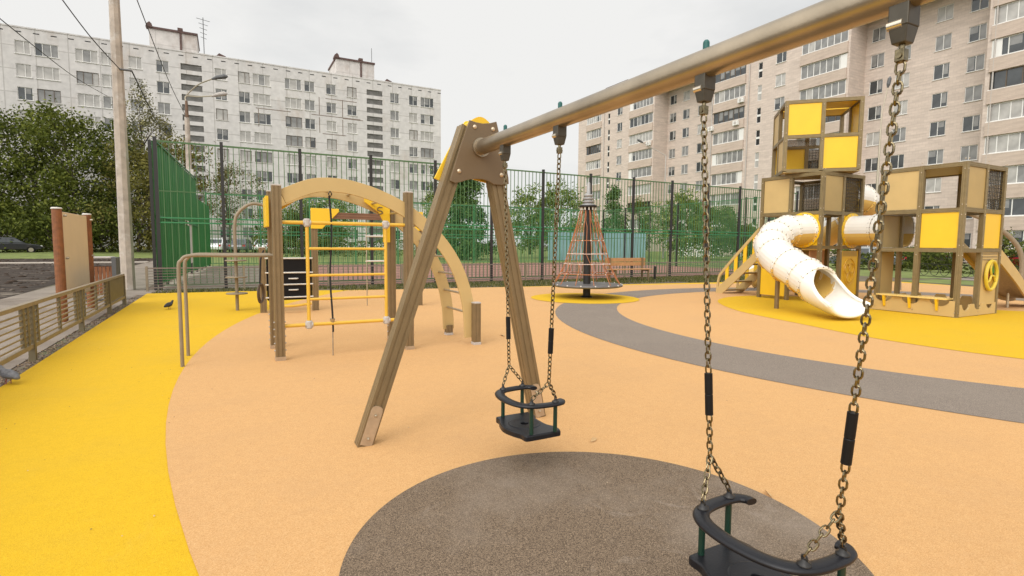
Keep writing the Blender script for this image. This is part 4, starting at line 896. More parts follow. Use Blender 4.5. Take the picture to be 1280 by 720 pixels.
# ------------------------------------------------------------------ climbing frame
def climbing_frame():
    root = empty('climbing_frame', (1.3, 7.3, 0), 'cream arched climbing frame with a yellow ladder and parallel bars', 'climbing frame')
    Y0, Y1 = 6.88, 7.72
    for x in (.53, 2.11):
        for y in (Y0, Y1):
            b = MB(); b.post((x, y, .05), (x, y, 2.06), .105, .105); p = b.build('post', M_BROWN, root)
            b = MB(); b.box(x-.055, x+.055, y-.055, y+.055, 2.06, 2.08); b.build('post_cap', M_CAP, p, bevel=.006)
            b = MB(); b.box(x-.058, x+.058, y-.058, y+.058, 0, .05); b.build('post_foot', mat('bare_foot_plate', (.48, .36, .24)), p)
            b = MB()
            for k in range(5): 
                for s in (-1, 1): b.cyl((x+s*.052, y, .12+.085*k), (x+s*.068, y, .12+.085*k), .009, 8)
            b.build('bolt', M_CAP, p)
    outer = catmull([V((u, v, 0)) for u, v in [(.56, 2.02), (.88, 2.16), (1.13, 2.195), (1.40, 2.175), (1.72, 2.09), (2.06, 1.94), (2.38, 1.72), (2.65, 1.45), (2.85, 1.15), (2.99, .80), (3.06, .45), (3.08, .10)]], 5)
    A = []; Bc = []
    for i, p in enumerate(outer):
        t = (outer[min(i+1, len(outer)-1)]-outer[max(i-1, 0)]).normalized(); nn = V((t.y, -t.x, 0)); A.append((p.x, p.y)); q = p+nn*.17; Bc.append((q.x, q.y))
    for y in (Y0-.02, Y1-.02):
        b = MB(); b.strip(A, Bc, y, y+.04, lambda u, v, t: V((u, t, v))); b.build('arch_plate', M_CREAM, root, merge=True, bevel=.004)
    for y in (Y0, Y1):
        b = MB(); b.post((3.055 if y == Y0 else 3.0, y+(-.075 if y == Y0 else 0), .04), (3.055 if y == Y0 else 3.0, y+(-.075 if y == Y0 else 0), .58 if y == Y0 else .16), .10, .10); p = b.build('short_post', M_BROWN, root)
        x = 3.055 if y == Y0 else 3.0; yy = y+(-.075 if y == Y0 else 0)
        b = MB(); b.box(x-.055, x+.055, yy-.055, yy+.055, 0, .04); 
        b.build('post_foot', M_CAP, p, bevel=.005)
        if y == Y0: b = MB(); b.box(x-.053, x+.053, yy-.053, yy+.053, .58, .60); b.build('post_cap', M_CAP, p, bevel=.005)
    mid = [((a[0]+c[0])/2, (a[1]+c[1])/2) for a, c in zip(A, Bc)]
    L = 0; last = -9
    for i in range(len(mid)):
        if i: L += math.hypot(mid[i][0]-mid[i-1][0], mid[i][1]-mid[i-1][1])
        if L-last > .27 and L > .35 and mid[i][1] > .15:
            last = L; b = MB(); u, v = mid[i]; b.cyl((u, Y0+.0, v), (u, Y1+.0, v), .016, 10)
            r = b.build('rung', M_STEEL, root)
            b = MB()
            b.cyl((u, Y0+.021, v), (u, Y0+.04, v), .028, 10)
            b.build('rung_flange', M_BROWN, r)
    for z in (1.645, .41):
        b = MB(); b.cyl((.58, Y0, z), (2.06, Y0, z), .0225, 14); b.build('crossbar', M_YPIPE, root)
    for x in (.86, 1.81):
        b = MB(); b.cyl((x, Y0, .41), (x, Y0, 1.645), .021, 14); b.build('ladder_upright', M_YPIPE, root)
        for z in (.41, 1.645):
            b = MB(); b.tube([(x, Y0, z-.05), (x, Y0, z-.035), (x, Y0, z+.035), (x, Y0, z+.05)], [.030, .040, .040, .030], 14); b.cyl((x-.045, Y0, z), (x+.045, Y0, z), .033, 14); b.build('clamp', M_CAP, root)
    for z in (1.335, 1.01, .72):
        b = MB(); b.cyl((.87, Y0, z), (1.80, Y0, z), .017, 12); b.build('ladder_rung', M_YPIPE, root)
    b = MB(); R = random.Random(2); P = [V((1.13+.012*sin(z*5), Y0+.01*sin(z*7), z)) for z in [.30+.12*i for i in range(15)]]; b.tube(catmull(P, 2), .0115, 8); rp = b.build('climbing_rope', M_BROPE, root)
    b = MB(); b.cyl((1.135, Y0, 0), (1.135, Y0, .30), .009, 8); b.cyl((1.135, Y0, .42), (1.135, Y0, .47), .02, 10, r2=.035); b.build('rope_anchor', M_STEEL, rp)
    b = MB(); b.tube([(1.13, Y0-.02, 1.96), (1.11, Y0-.03, 2.0), (1.13, Y0-.03, 2.03), (1.15, Y0-.03, 2.0)], .008, 6, 0, True); b.build('rope_hook', M_IRON, rp)
    # yellow braces
    def brace(x, y, s, name='corner_brace'):
        P = [(0, 0), (.10*s, 0), (.10*s, .30), (.16*s, .42), (.36*s, .56), (.36*s, .64), (.0, .64)]
        b = MB(); b.prism(P, y-.012, y+.012, lambda u, v, t: V((x+u, t, 1.42+v))); return b.build(name, M_YEL, root, bevel=.004)
    br = brace(2.075, Y1-.08, -1)
    b = MB(); c = V((1.93, Y1-.095, 1.86))         # cut mark on the brace: a small S-like curl
    b.tube(catmull([c+V((.035, 0, .05)), c+V((-.02, 0, .05)), c+V((-.03, 0, .01)), c+V((.02, 0, .0)), c+V((.035, 0, -.03)), c+V((-.03, 0, -.05))], 4), .008, 6); b.build('cut_mark', M_BRDK, br)
    brace(.50, Y1+.07, 1)
    b = MB(); b.box(.44, .475, Y1-.40, Y1+.10, 1.60, 1.98); b.build('side_board', M_YEL, root, bevel=.004)
    # parallel bars at the left
    for y, x0 in ((7.0, -.48), (7.66, -.46)):
        b = MB(); b.tube(catmull([(x0, y, 0), (x0, y, .6), (x0, y, 1.10), (x0+.03, y, 1.20), (x0+.12, y, 1.25), (.0, y, 1.25), (.50, y, 1.25)], 6), .020, 12); b.build('parallel_bar', M_TAUPE, root)
    for k in range(2):
        y = 7.9+.1*k; b = MB(); b.tube(catmull([(.44, y, 1.30), (.40, y, 1.18), (.38, y, .85)], 4), .008, 6); s = b.build('ring_strap', M_BROPE, root)
        b = MB(); b.tube([V((.38+.035*sin(a*pi/10)+.02*k, y+.10*sin(a*pi/10)*.8, .72+.125*cos(a*pi/10))) for a in range(20)], .011, 8, 0, True); b.build('gym_ring', mat('brown_ring', (.09, .055, .03), .5), s)
climbing_frame()
def pull_up_station():
    Y = 11.78; root = empty('pull_up_station', (2.7, Y, 0), 'brown beam gate with yellow brackets and a black padded board behind the climbing ladder', 'gym station')
    for x in (1.61, 3.86, .62):
        zt = 2.08 if x > 1 else 1.3; b = MB(); b.post((x, Y, .0), (x, Y, zt), .12, .12); p = b.build('post', M_BROWN, root)
        b = MB(); b.box(x-.062, x+.062, Y-.062, Y+.062, zt, zt+.02); b.build('post_cap', M_CAP, p)
    b = MB(); b.post((1.68, Y, 1.98), (3.80, Y, 1.98), .13, .12, (0, 0, 1)); b.build('beam', mat('beam_brown', (.20, .10, .055), .5, .1, .15, 8), root)
    for x, s in ((1.60, 1), (3.87, -1)):
        b = MB(); b.prism([(0, 0), (.22*s, 0), (.56*s, .36), (.56*s, .42), (0, .42)], Y-.085, Y-.065, lambda u, v, t: V((x+u-.06*s, t, 1.70+v))); b.build('bracket', M_YEL, root, bevel=.004)
    b = MB(); b.box(.69, 1.54, Y-.03, Y+.03, .24, 1.08); b.build('padded_board', M_BLACK, root, bevel=.02)
    for z in (.30, .56, .80, 1.09):
        b = MB(); b.cyl((.66, Y-.06, z), (1.56, Y-.06, z), .016, 8); r = b.build('board_rail', M_PALE, root)
    for z in (.45, .68):
        b = MB(); b.tube([(1.10, Y-.04, z), (1.12, Y-.09, z), (1.25, Y-.09, z), (1.27, Y-.04, z)], .014, 8); b.build('handle', M_PALE, root)
    b = MB(); b.tube(catmull([(.70, Y-.2, .17), (1.1, Y-.28, .14), (1.5, Y-.2, .17)], 5), .025, 8); b.build('foot_bar', M_YPIPE, root)
    b = MB(); b.cyl((2.68, Y, .05), (2.68, Y, 1.92), .012, 8); pp = b.build('step_rope', M_STEEL, root)
    for z in (1.56, 1.02, .74):
        b = MB(); b.cyl((2.66, Y, z), (3.12, Y, z), .018, 8); b.build('step', M_PALE, pp)
pull_up_station()
root = empty('step_pole', (.16, 12.4, 0), 'slim arched pole with three flat step discs behind the parallel bars', 'step pole')
b = MB(); b.tube(catmull([(.16, 12.4, 0), (.16, 12.4, 1.0), (.16, 12.4, 1.75), (.24, 12.4, 2.02), (.48, 12.4, 2.20), (.74, 12.4, 2.16), (.95, 12.4, 1.98), (1.0, 12.4, 1.7), (1.0, 12.4, 0)], 7), .033, 12); b.build('pole', M_TAUPE, root)
for z in (1.02, .68, .34):
    b = MB(); b.lathe((.16, 12.4, z), [(.03, 0), (.2, .0), (.205, .012), (.2, .024), (.03, .024)], 20); b.build('step_disc', M_TAUPE, root)

# ------------------------------------------------------------------ rope carousel
def carousel():
    c = V((8.51, 11.73, 0)); root = empty('rope_carousel', c, 'spinning carousel of orange ropes on a grey disc around a black central pole', 'carousel')
    b = MB(); b.cyl(c, c+V((0, 0, 2.42)), .10, 20); b.lathe(c, [(.16, .014), (.16, .03), (.1, .05)], 20); b.build('pole', M_IRON, root)
    b = MB(); b.lathe(c, [(.1, .30), (.86, .30), (.94, .32), (.955, .345), (.94, .37), (.86, .375), (.1, .375)], 48); b.build('platform', mat('grey_platform', (.135, .125, .12), .5, .2, .2, 8), root)
    b = MB()
    for k in range(16):
        a = 2*pi*k/16; b.sph(c+V((.935*cos(a), .935*sin(a), .365)), .022, 0, 8)
    b.build('rim_bolt', M_PALE, root)
    b = MB(); b.lathe(c, [(.1, 2.40), (.23, 2.40), (.235, 2.43), (.23, 2.46), (.1, 2.46)], 24); b.build('top_ring', M_IRON, root)
    b = MB(); b.lathe(c, [(.17, 2.46), (.17, 2.49), (.12, 2.495), (.12, 2.53), (.16, 2.535), (.16, 2.57), (.11, 2.575), (.11, 2.61), (.145, 2.615), (.145, 2.65), (.10, 2.655), (.10, 2.69), (.125, 2.695), (.12, 2.74), (.05, 2.76), (.045, 3.02), (.03, 3.06), (0, 3.07)], 20); b.build('spire', mat('grey_spire', (.33, .32, .31), .5, .3), root)
    for k in range(12):
        b = MB(); a = 2*pi*k/12; b.cyl(c+V((.2*cos(a), .2*sin(a), 2.40)), c+V((.2*cos(a), .2*sin(a), 2.33)), .018, 8); b.build('rope_ferrule', M_PALE, root)
    prof = [(.20, 2.33), (.27, 2.05), (.37, 1.70), (.48, 1.35), (.58, 1.0), (.72, .65), (.90, .38)]
    def at(u, a): p = catmull([V((r, 0, z)) for r, z in prof], 4); i = min(len(p)-1, int(u*(len(p)-1))); return c+V((p[i].x*cos(a), p[i].x*sin(a), p[i].z))
    for k in range(12):
        a = 2*pi*k/12+.1; b = MB(); b.tube([at(u/12, a) for u in range(13)], .0085, 6); b.build('rope', M_ROPE, root)
    for k in range(12):
        a = 2*pi*k/12+.1; b = MB(); b.tube([at(.0, a)]+[at(u/12, a+(.26 if u > 2 else .1)) for u in range(1, 8)]+[at(.75, a+.52), at(1, a+.52)], .0075, 6); b.build('rope', M_ROPE, root)
    for u in (.45, .6, .72, .85):
        b = MB(); b.tube([at(u, 2*pi*k/36) for k in range(36)], .010, 6, 0, True); b.build('ring_rope', M_ROPE if u < .5 or u > .8 else mat('pale_rope', (.55, .40, .33), .8), root)
        b = MB()
        for k in range(12): b.sph(at(u, 2*pi*k/12+.1), .02, 0, 8)
        b.build('rope_joint', M_PALE, root)
carousel()
# bench behind the carousel
def bench(label, x, y, L):
    root = empty('park_bench', (x, y, 0), label, 'bench')
    for k in range(3):
        b = MB(); b.box(x, x+L, y-.22+.15*k, y-.22+.15*k+.13, .43, .465); b.build('seat_slat', M_BENCH, root, bevel=.006)
    for k in range(2):
        b = MB(); b.box(x, x+L, y+.25, y+.28, .58+.17*k, .58+.17*k+.15); b.build('back_slat', M_BENCH, root, bevel=.006)
    for xx in (x+.2, x+L-.2):
        b = MB(); b.box(xx-.03, xx+.03, y-.2, y-.14, -.03, .428); b.box(xx-.03, xx+.03, y+.18, y+.245, -.03, .92); b.box(xx-.03, xx+.03, y-.139, y+.179, .37, .428); b.build('leg', M_BROWN, root)
bench('orange brown slatted wooden bench behind the rope carousel', 13.4, 17.0, 2.1)
root = empty('bollard', (16.0, 17.1, 0), 'short dark post with a rail beside the orange brown bench', 'post')
b = MB(); b.cyl((15.9, 17.1, 0), (15.9, 17.1, .55), .05, 10); b.build('post', M_IRON, root)
# ------------------------------------------------------------------ play tower and play cube
SMOKE = mat('smoked_board', (.16, .105, .03), .3, 0, .2, 3); SMOKE.node_tree.nodes['Principled BSDF'].inputs['Alpha'].default_value = .55
M_FRAME = mat('olive_bronze_frame', (.235, .175, .082), .45, .3, .12, 9, .03, 200)
def frame_cells(root, o, u, v, us, vs, zs, t=.085, skip=()):
    """posts and beams of a cube frame; u, v horizontal unit vectors, cell edges us, vs, zs"""
    o, u, v = V(o), V(u), V(v)
    for a in us:
        for c in vs:
            if 0 < us.index(a) < len(us)-1 and 0 < vs.index(c) < len(vs)-1: continue
            p = o+u*a+v*c; b = MB(); b.post(p+V((0, 0, zs[0])), p+V((0, 0, zs[-1]+t/2)), t, t, u); b.build('post', M_FRAME, root)
    for z in zs[1:] if zs[0] < .1 else zs:
        for c in (vs[0], vs[-1]):
            for a0, a1 in zip(us[:-1], us[1:]):
                b = MB(); b.post(o+u*(a0+t/2)+v*c+V((0, 0, z)), o+u*(a1-t/2)+v*c+V((0, 0, z)), t*.96, t*.96, v); b.build('beam', M_FRAME, root)
        for a in (us[0], us[-1]):
            for c0, c1 in zip(vs[:-1], vs[1:]):
                b = MB(); b.post(o+u*a+v*(c0+t/2)+V((0, 0, z)), o+u*a+v*(c1-t/2)+V((0, 0, z)), t*.96, t*.96, u); b.build('beam', M_FRAME, root)
    q = MB()
    for a in us:
        for c in vs:
            if not (a in (us[0], us[-1]) or c in (vs[0], vs[-1])): continue
            for z in zs:
                for dz in (-.10, .10):
                    for n, on in ((u, a == us[-1]), (-u, a == us[0]), (v, c == vs[-1]), (-v, c == vs[0])):
                        if on: q.sph(o+u*a+v*c+V((0, 0, max(.1, z+dz)))+n*(t/2), .013, 0, 6)
    q.build('frame_bolt', mat('frame_bolt', (.52, .44, .34), .35, .6), root)
def panel(root, p0, du, w, z0, z1, n, m, th=.018, name='panel', inset=.045):
    """flat board in a cell: p0 corner, du unit direction, w width, n outward normal"""
    p0, du, n = V(p0), V(du), V(n); a = p0+du*inset+V((0, 0, z0+inset)); b = MB()
    c = p0+du*w/2+V((0, 0, (z0+z1)/2)); b.obox(c+n*.012, du*(w/2-inset), n*th/2, V((0, 0, (z1-z0)/2-inset))); return b.build(name, m, root, bevel=.005)
def netting(root, p0, du, w, z0, z1):
    p0, du = V(p0), V(du); b = MB(); k = 11
    for i in range(1, k):
        b.beam(p0+du*(w*i/k)+V((0, 0, z0+.04)), p0+du*(w*i/k)+V((0, 0, z1-.04)), .008, .008, du); b.beam(p0+du*.04+V((0, 0, z0+(z1-z0)*i/k)), p0+du*(w-.04)+V((0, 0, z0+(z1-z0)*i/k)), .008, .008, (0, 0, 1))
    b.obox(p0+du*w/2+V((0, 0, (z0+z1)/2))+V((du.y, -du.x, 0))*(-.05), du*(w/2-.05), V((du.y, -du.x, 0))*.004, V((0, 0, (z1-z0)/2-.05)), 1)
    b.build('net_panel', [M_IRON, mat('smoked_board', (.12, .08, .035), .45, 0, .2, 3)], root)
def flange_disc(root, c, n, r, m=None, name='flange'):
    b = MB(); n = V(n); c = V(c); b.cyl(c, c+n*.03, r+.07, 32)
    f = b.build(name, m or M_YEL, root); q = MB(); x = n.orthogonal().normalized(); y = n.cross(x)
    for k in range(18):
        a = 2*pi*k/18; q.sph(c+n*.032+(x*cos(a)+y*sin(a))*(r+.035), .014, 0, 6)
    q.build('flange_bolt', M_STEEL, f); return f
def ribbed_tube(b, P, r, n=28, every=6):
    P = [V(p) for p in P]; N = len(P)
    low = lambda a: 1 if abs(((a+pi) % (2*pi))-pi) > 1.85 else 0      # angle measured from the top of the tube
    b.tube(P, r, n, 0, cap=False, mfun=low)
    for i in range(0, N, every):
        t = (P[min(i+1, N-1)]-P[max(i-1, 0)]).normalized(); c = P[i]
        b.tube([c-t*.022, c-t*.021, c+t*.021, c+t*.022], [r-.01, r+.034, r+.034, r-.01], n, 0, cap=False, mfun=low)
        x = V((0, 0, 1)); x = (x-t*x.dot(t)).normalized(); y = t.cross(x)
        for k in range(22):
            a = 2*pi*k/22; d = x*cos(a)+y*sin(a)
            for s in (-1, 1): b.sph(c+d*(r+.026)+t*.024*s, .0125, 2, 6)
TUBE_M = [M_WHITE, M_SLYEL, mat('dark_bolt', (.24, .19, .14), .5, .3)]
TX, TY, TS = 13.0, 8.2, 1.66                 # tower: corner nearest the camera, side
def play_tower():
    root = empty('play_tower', (TX+TS/2, TY+TS/2, 0), 'three storey brown framed play tower with yellow and cream panels, stair and white tube slide', 'play tower')
    h = TS/2; zs = [0, 1.40, 2.26, 3.22]
    frame_cells(root, (TX, TY, 0), (1, 0, 0), (0, 1, 0), [0, h, TS], [0, h, TS], zs)
    b = MB(); b.box(TX+.05, TX+TS-.05, TY+.05, TY+TS-.05, 1.36, 1.40); b.build('deck', M_CREAMD, root); b = MB(); b.box(TX+.05, TX+TS-.05, TY+.75, TY+TS-.05, 2.22, 2.26); b.build('deck', M_CREAMD, root)
    nX, nY = V((-1, 0, 0)), V((0, -1, 0)); UY, UX = V((0, 1, 0)), V((1, 0, 0))
    # -X face
    panel(root, (TX, TY+h, 0), UY, h, 2.26, 3.22, nX, M_CREAM); panel(root, (TX, TY, 0), UY, h, 1.40, 2.26, nX, M_YEL)
    # -Y face
    panel(root, (TX, TY, 0), UX, h, 2.26, 3.22, nY, M_CREAMD); netting(root, (TX+h, TY, 0), UX, h, 2.26, 3.22); panel(root, (TX+h, TY, 0), UX, h, 1.40, 2.26, nY, M_YEL)
    p = panel(root, (TX+h, TY, 0), UX, h, .12, 1.36, nY, M_YEL)
    q = MB()     # raised ring emblem: three linked loops
    for k in range(3):
        c = V((TX+h*1.5+.10*cos(2*pi*k/3+.6), TY-.03, .78+.16*sin(2*pi*k/3+.6))); q.tube([c+V((.10*cos(a*pi/9), 0, .12*sin(a*pi/9))) for a in range(18)], .014, 6, 0, True)
    q.tube([V((TX+h*1.5+.24*cos(a*pi/12)*(1+.1*sin(a*pi/4)), TY-.03, .78+.34*sin(a*pi/12))) for a in range(24)], .012, 6, 0, True); q.build('loop_emblem', M_YPIPE, p)
    q = MB()
    for k in range(5): q.box(TX+h+.1, TX+TS-.1, TY-.026, TY-.02, 1.18+.03*k, 1.19+.03*k)
    q.build('vent_grooves', M_BRDK, p)
    # back faces
    panel(root, (TX+TS, TY, 0), UY, h, 2.26, 3.22, -nX, M_YEL); panel(root, (TX, TY+TS, 0), UX, h, 2.26, 3.22, -nY, M_CREAM); netting(root, (TX+TS, TY+h, 0), UY, h, 2.26, 3.22)
    panel(root, (TX, TY+h, 0), UY, h, .05, 1.36, nX, M_YEL); panel(root, (TX+TS, TY+h, 0), UY, h, .05, 1.36, -nX, M_CREAMD)
    pw = panel(root, (TX+.06, TY+.35, 0), UX, h-.1, .15, 1.36, nY, mat('climbing_hold_board', (.55, .30, .16), .5)); q = MB(); R = random.Random(6)
    for k in range(18): q.sph((TX+.15+R.random()*.55, TY+.325, .3+R.random()*.95), .03, 0, 6)
    q.build('climbing_hold', M_YEL, pw)
    # upper block turned 45 degrees
    c = V((TX+TS/2, TY+TS/2, 0)); u = V((cos(-pi/4), sin(-pi/4), 0)); v = V((-sin(-pi/4), cos(-pi/4), 0)); o = c-u*TS/2-v*TS/2; z0, z1, z2 = 3.33, 4.18, 5.04
    frame_cells(root, o, u, v, [0, h, TS], [0, h, TS], [z0, z1, z2])
    panel(root, o, u, h, z1, z2, -v, M_YEL); panel(root, o+u*h, u, h, z0, z1, -v, M_YEL)
    panel(root, o+v*h, v, h, z1, z2, -u, M_CREAM); panel(root, o, v, h, z0, z1, -u, M_CREAM)
    panel(root, o+u*TS, v, h, z1, z2, u, M_YEL); panel(root, o+u*TS+v*h, v, h, z0, z1, u, M_CREAM)
    panel(root, o+v*TS, u, h, z0, z1, v, M_YEL); netting(root, o+v*TS+u*h, u, h, z0, z1)
    for k in range(2):
        b = MB(); b.obox(o+u*TS/2+v*(h*(k+.5))+V((0, 0, z2-.02)), u*(TS/2-.05), v*(h/2-.05), (0, 0, .012)); b.build('roof_panel', M_YEL, root)
    b = MB(); b.obox(o+u*TS/2+v*TS/2+V((0, 0, z0-.03)), u*(TS/2+.02), v*(TS/2+.02), (0, 0, .012)); b.build('deck', M_CREAMD, root)
    b = MB(); b.obox(o+u*TS*.25+v*(.35)+V((0, 0, z1-.10)), u*(h/2-.05), v*.02, (0, 0, .09)); b.build('net_panel', mat('smoked_board', (.12, .08, .035)), root)
    # tube slide: out through the -X face, bends round to the camera's right
    zc = 1.83; r = .375
    P = catmull([(TX-.02, TY+.42, zc), (12.35, TY+.50, 1.78), (11.78, 8.58, 1.60), (11.30, 8.28, 1.36), (10.95, 7.78, 1.10), (10.80, 7.2, .85), (10.62, 6.75, .66)], 8)
    P.append(P[-1]+(P[-1]-P[-2]).normalized()*.06)
    flange_disc(root, (TX-.035, TY+.42, zc), (-1, 0, 0), r)
    b = MB(); ribbed_tube(b, P, r, every=7); sl = b.build('tube_slide', TUBE_M, root)
    # run-out trough
    b = MB(); E = P[-2]; d = V((-.22, -1, 0)).normalized(); s = V((d.y, -d.x, 0)); n = 26
    secs = [(0, 0, .0, r, 1.0), (.07, -.03, .05, r*1.0, 1.0), (.15, -.07, .55, r*1.0, .98), (.25, -.12, 1.1, r*1.0, .9), (.42, -.19, 1.45, r*1.03, .8), (.60, -.25, 1.62, r*1.10, .72), (.76, -.28, 1.72, r*1.2, .62), (.84, -.30, 1.76, r*1.24, .58)]
    vs = []
    for t, dz, op, rr, fl in secs:
        c = E+d*t+V((0, 0, dz)); op = op if op else 0.0005
        for k in range(n+1):
            a = op+(2*pi-2*op)*k/n; x, z = sin(a), cos(a); vs.append(c+s*x*rr*(1+.10*(1-fl))+V((0, 0, rr*z*(fl if z < 0 else 1))))
    b.add(vs, [(i*(n+1)+k, i*(n+1)+k+1, (i+1)*(n+1)+k+1, (i+1)*(n+1)+k) for i in range(len(secs)-1) for k in range(n)], 0, True)
    b.build('run_out', M_WHITE, sl, solid=-.045, sub=1)
    b = MB(); e0 = [vs[i*(n+1)] for i in range(2, len(secs))]; e1 = [vs[i*(n+1)+n] for i in range(2, len(secs))]
    b.tube(catmull(e0[::-1]+[vs[1*(n+1)]*.5+vs[1*(n+1)+n]*.5]+e1, 4), .034, 10)
    b.tube(catmull(vs[-(n+1):], 2), .034, 10); b.build('rounded_lip', M_WHITE, sl)
    b = MB(); b.cyl((10.98, 7.86, 0), (10.98, 7.86, .75), .05, 10); b.build('slide_post', M_BROWN, sl)
    # second tube behind, and the bridge tube to the play cube
    b = MB(); yb = 6.9; ribbed_tube(b, [V((TX+h*1.5, TY-.03-(TY-.06-yb)*i/8, zc)) for i in range(9)], r, every=4); flange_disc(root, (TX+h*1.5, TY-.035, zc), (0, -1, 0), r); b.build('bridge_tube', TUBE_M, root)
    b = MB(); Q = catmull([(TX+TS+.02, TY+.42, 2.75), (15.25, TY+.36, 2.70), (15.85, 8.75, 2.5), (16.15, 9.4, 2.15), (16.1, 10.1, 1.7), (15.85, 10.8, 1.2), (15.5, 11.4, .7), (15.25, 11.9, .42)], 8); ribbed_tube(b, Q, r, every=8); b.build('tube_slide', TUBE_M, root)
    # stair down the back-left side (+Y)
    ya, yb = TY+TS+.05, TY+TS+1.42
    for x in (TX+.08, TX+.95):
        b = MB(); b.prism([(ya, 1.40), (ya, 1.12), (yb-.12, 0), (yb+.12, 0), (yb+.12, .12)], x-.018, x+.018, lambda a, z, t: V((t, a, z))); b.build('stair_stringer', M_CREAM, root, bevel=.004)
        R0 = catmull([V((0, ya, 2.02)), V((0, ya+.75, 1.27)), V((0, yb-.1, .72)), V((0, yb+.06, .50)), V((0, yb+.11, .14))], 5); A = [(p.y, p.z) for p in R0]; B = [(p.y-.055, p.z-.055) for p in R0]
        b = MB(); b.strip(A, B, x-.02, x+.02, lambda a, z, t: V((t, a, z))); b.build('handrail', M_CREAM, root)
        for k in range(4):
            yy = ya+.22+k*.30; zt = 2.02-(yy-ya)*1.0; b = MB(); b.box(x-.012, x+.012, yy-.055, yy+.055, 1.36-(yy-ya)*1.0, zt-.05); b.build('baluster', M_YEL, root)
    for k in range(5):
        yy = ya+.12+k*.26; b = MB(); b.box(TX+.10, TX+.93, yy, yy+.24, 1.14-k*.265, 1.18-k*.265); b.build('stair_tread', M_CREAMD, root)
play_tower()
CX, CY, CSX, CSY = 12.93, 5.28, 1.66, 1.50
def play_cube():
    root = empty('play_cube', (CX+CSX/2, CY+CSY/2, 0), 'brown framed play cube with a yellow steering wheel panel and cream slide', 'play tower')
    hx, hy = CSX/2, CSY/2; zs = [0, 1.36, 2.17, 3.07]
    frame_cells(root, (CX, CY, 0), (1, 0, 0), (0, 1, 0), [0, hx, CSX], [0, hy, CSY], zs)
    nX, nY = V((-1, 0, 0)), V((0, -1, 0)); UY, UX = V((0, 1, 0)), V((1, 0, 0))
    b = MB(); b.box(CX+.05, CX+CSX-.05, CY+.05, CY+CSY-.05, 1.32, 1.36); b.build('deck', M_CREAMD, root)
    panel(root, (CX, CY+hy, 0), UY, hy, 2.17, 3.07, nX, M_CREAM); panel(root, (CX, CY, 0), UY, hy, 1.36, 2.17, nX, M_YEL)
    panel(root, (CX, CY, 0), UX, hx, 2.17, 3.07, nY, M_CREAMD); netting(root, (CX+hx, CY, 0), UX, hx, 2.17, 3.07); panel(root, (CX+hx, CY, 0), UX, hx, 1.36, 2.17, nY, M_YEL)
    panel(root, (CX, CY+CSY, 0), UX, hx, 1.36, 2.17, -nY, M_CREAMD); panel(root, (CX, CY+CSY, 0), UX, hx*.8, .1, 1.36, -nY, M_CREAMD)
    b = MB(); b.box(CX+.05, CX+CSX-.05, CY+.05, CY+CSY-.05, 3.05, 3.075); b.build('roof_panel', mat('amber_roof', (.40, .28, .03), .4), root)
    # wheel panel on the -Y face
    p = panel(root, (CX+hx, CY, 0), UX, hx, .22, 1.40, nY, M_CREAM, inset=.0)
    wc = V((CX+hx*1.5, CY-.07, .84)); b = MB(); b.tube([wc+V((.24*cos(a*pi/16), 0, .30*sin(a*pi/16))) for a in range(32)], .035, 8, 0, True)
    for k in range(3):
        a = 2*pi*k/3+pi/2; e = wc+V((.23*cos(a), 0, .28*sin(a))); s = V((cos(a+pi/2), 0, sin(a+pi/2)))*.05; b.tube(catmull([wc, (wc+e)/2+s, e], 4), .022, 8)
    b.build('steering_wheel', mat('lime_yellow', (.62, .46, .04), .4), p)
    b = MB(); b.cyl(wc+V((0, .05, 0)), wc+V((0, .035, 0)), .225, 24); b.build('wheel_backing', mat('wheel_dark', (.045, .03, .015), .5), p)
    for a, mm_ in ((1.0, mat('wheel_green', (.06, .20, .03), .5)), (3.1, mat('wheel_red', (.30, .05, .03), .5)), (5.2, mat('wheel_amber', (.40, .22, .02), .5))):
        b = MB(); q0 = wc+V((0, .03, 0)); b.prism([(0, 0)]+[(.20*cos(a-.75+1.5*k/8), .25*sin(a-.75+1.5*k/8)) for k in range(9)], 0, .006, lambda u, v, t: q0+V((u, -t, v))); b.build('wheel_backing', mm_, p)
    b = MB()
    for k in range(3): b.box(CX+hx+.08, CX+CSX-.08, CY-.028, CY-.022, 1.16+.06*k, 1.175+.06*k)
    b.build('board_grooves', M_BRDK, p)
    # scalloped base boards
    def scallop(f, w, zt, name='base_board'):
        P = [(0, .02), (w, .02), (w, zt)]; n = 3
        for k in range(n):
            c = w-w*(k+.5)/n; rr = w/n*.32
            P += [(c+rr*cos(a*pi/8), zt-rr*.75*sin(a*pi/8)) for a in range(9)]
        P += [(0, zt)]; b = MB(); b.prism(P, -.015, .015, f); return b.build(name, M_CREAM, root)
    scallop(lambda a, z, t: V((CX-.03+t, CY+.0+a, z)), CSY+.1, .34); scallop(lambda a, z, t: V((CX+a, CY+CSY+t, z)), CSX, .34); scallop(lambda a, z, t: V((CX+CSX+.03+t, CY+a, z)), CSY, .34); scallop(lambda a, z, t: V((CX+.05+a, CY+t-.03, z)), CSX-.1, .26)
    b = MB(); b.box(CX-.12, CX+.18, CY+.12, CY+CSY-.05, .355, .385); b.build('bench_board', mat('pale_yellow_board', (.72, .52, .18), .5), root)
    for y in (CY+.3, CY+.8, CY+1.3):
        b = MB(); b.prism([(0, .354), (-.08, .354), (-.02, .12), (0, .12)], y-.02, y+.02, lambda a, z, t: V((CX-.05+a, t, z))); b.build('bench_bracket', M_YEL, root)
    # slide on the far (+X) side
    S = catmull([V((0, CX+CSX, 1.38)), V((0, CX+CSX+.3, 1.28)), V((0, 15.9, .75)), V((0, 16.6, .34)), V((0, 17.2, .22)), V((0, 17.6, .22))], 6)
    sl = None; ys = (CY+.12, CY+.68)
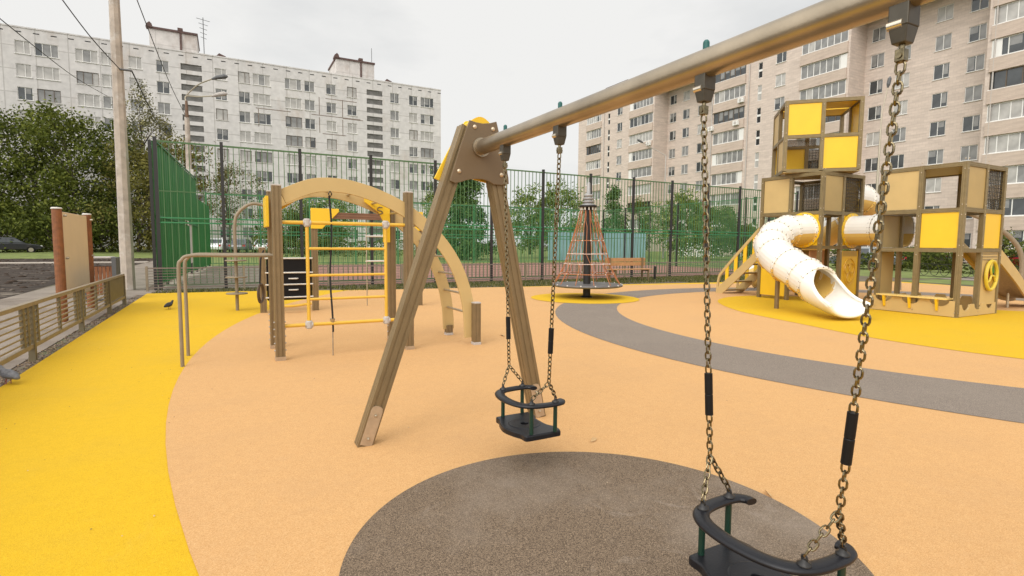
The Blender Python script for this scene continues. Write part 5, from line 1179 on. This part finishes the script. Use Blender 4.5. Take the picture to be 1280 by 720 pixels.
    b = MB(); A = [(p.y, p.z) for p in S]; B = [(p.y, p.z-.03) for p in S]; b.strip(A, B, ys[0], ys[1], lambda a, z, t: V((a, t, z))); sl = b.build('slide', M_STEEL, root)
    for y in ys:
        b = MB(); A = [(p.y, p.z+.17) for p in S]; B = [(p.y, p.z-.12) for p in S]; b.strip(A, B, y-.02, y+.02, lambda a, z, t: V((a, t, z))); b.build('slide_side', M_CREAM, sl)
    for x, z in ((16.4, .35), (17.4, .18)):
        b = MB(); b.cyl((x, CY+.4, 0), (x, CY+.4, z), .03, 8); b.build('slide_leg', M_STEEL, sl)
play_cube()
root = empty('arched_pole', (22.3, 7.4, 0), 'big bent grey tube arch standing behind the slide of the right play cube', 'climbing arch')
e = V((22.3, 7.45, 0)); f_ = V((19.6, 9.6, 0)); b = MB(); b.tube(catmull([e, e+V((0, 0, 1.0)), e*.93+f_*.07+V((0, 0, 1.6)), e*.75+f_*.25+V((0, 0, 2.15)), e*.5+f_*.5+V((0, 0, 2.55)), e*.25+f_*.75+V((0, 0, 2.4)), f_+V((0, 0, 1.6)), f_], 6), .07, 12); b.build('tube', M_TAUPE, root)
b = MB(); b.lathe(e, [(.14, .012), (.14, .03), (.07, .04)], 16); b.build('base_plate', M_STEEL, root)

# small litter on the paving
R = random.Random(31); b = MB()
for _ in range(300):
    x = R.uniform(-1.8, 9) if R.random() < .6 else R.uniform(-1.9, -.2); y = R.uniform(1.6, 15); r = R.uniform(.0018, .0048)
    b.sph((x, y, .009), r, R.choice((0, 0, 1)), 6, (1, R.uniform(.6, 1.5), .5))
tag(b.build('crumbs', [mat('crumb_dark', (.13, .085, .05), .9), mat('crumb_light', (.55, .42, .28), .9)]), 'scattered tiny crumbs of soil and rubber on the paving', 'crumbs', kind='stuff')
R = random.Random(9)
for i, (px, py) in enumerate(((628, 420), (960, 620), (742, 552))):
    d = ray(px, py); p = V((0, 0, CAMH))+d*(-CAMH/d.z); b = MB(); a = R.uniform(0, 3); u = V((cos(a), sin(a), 0)); v = V((-sin(a), cos(a), 0)); L = .05 if i else .11
    b.add([p-u*L+V((0, 0, .012)), p+v*L*.25+V((0, 0, .03)), p+u*L+V((0, 0, .014)), p-v*L*.3+V((0, 0, .012))], [(0, 1, 2, 3)])
    tag(b.build('dry_leaf', mat('dry_leaf', (.55, .36, .17), .8)), ('pale dry leaf on the peach paving left of the far swing', 'tiny dry leaf on the peach paving near the front swing', 'tiny dry leaf on the peach paving between the swings')[i], 'leaf')
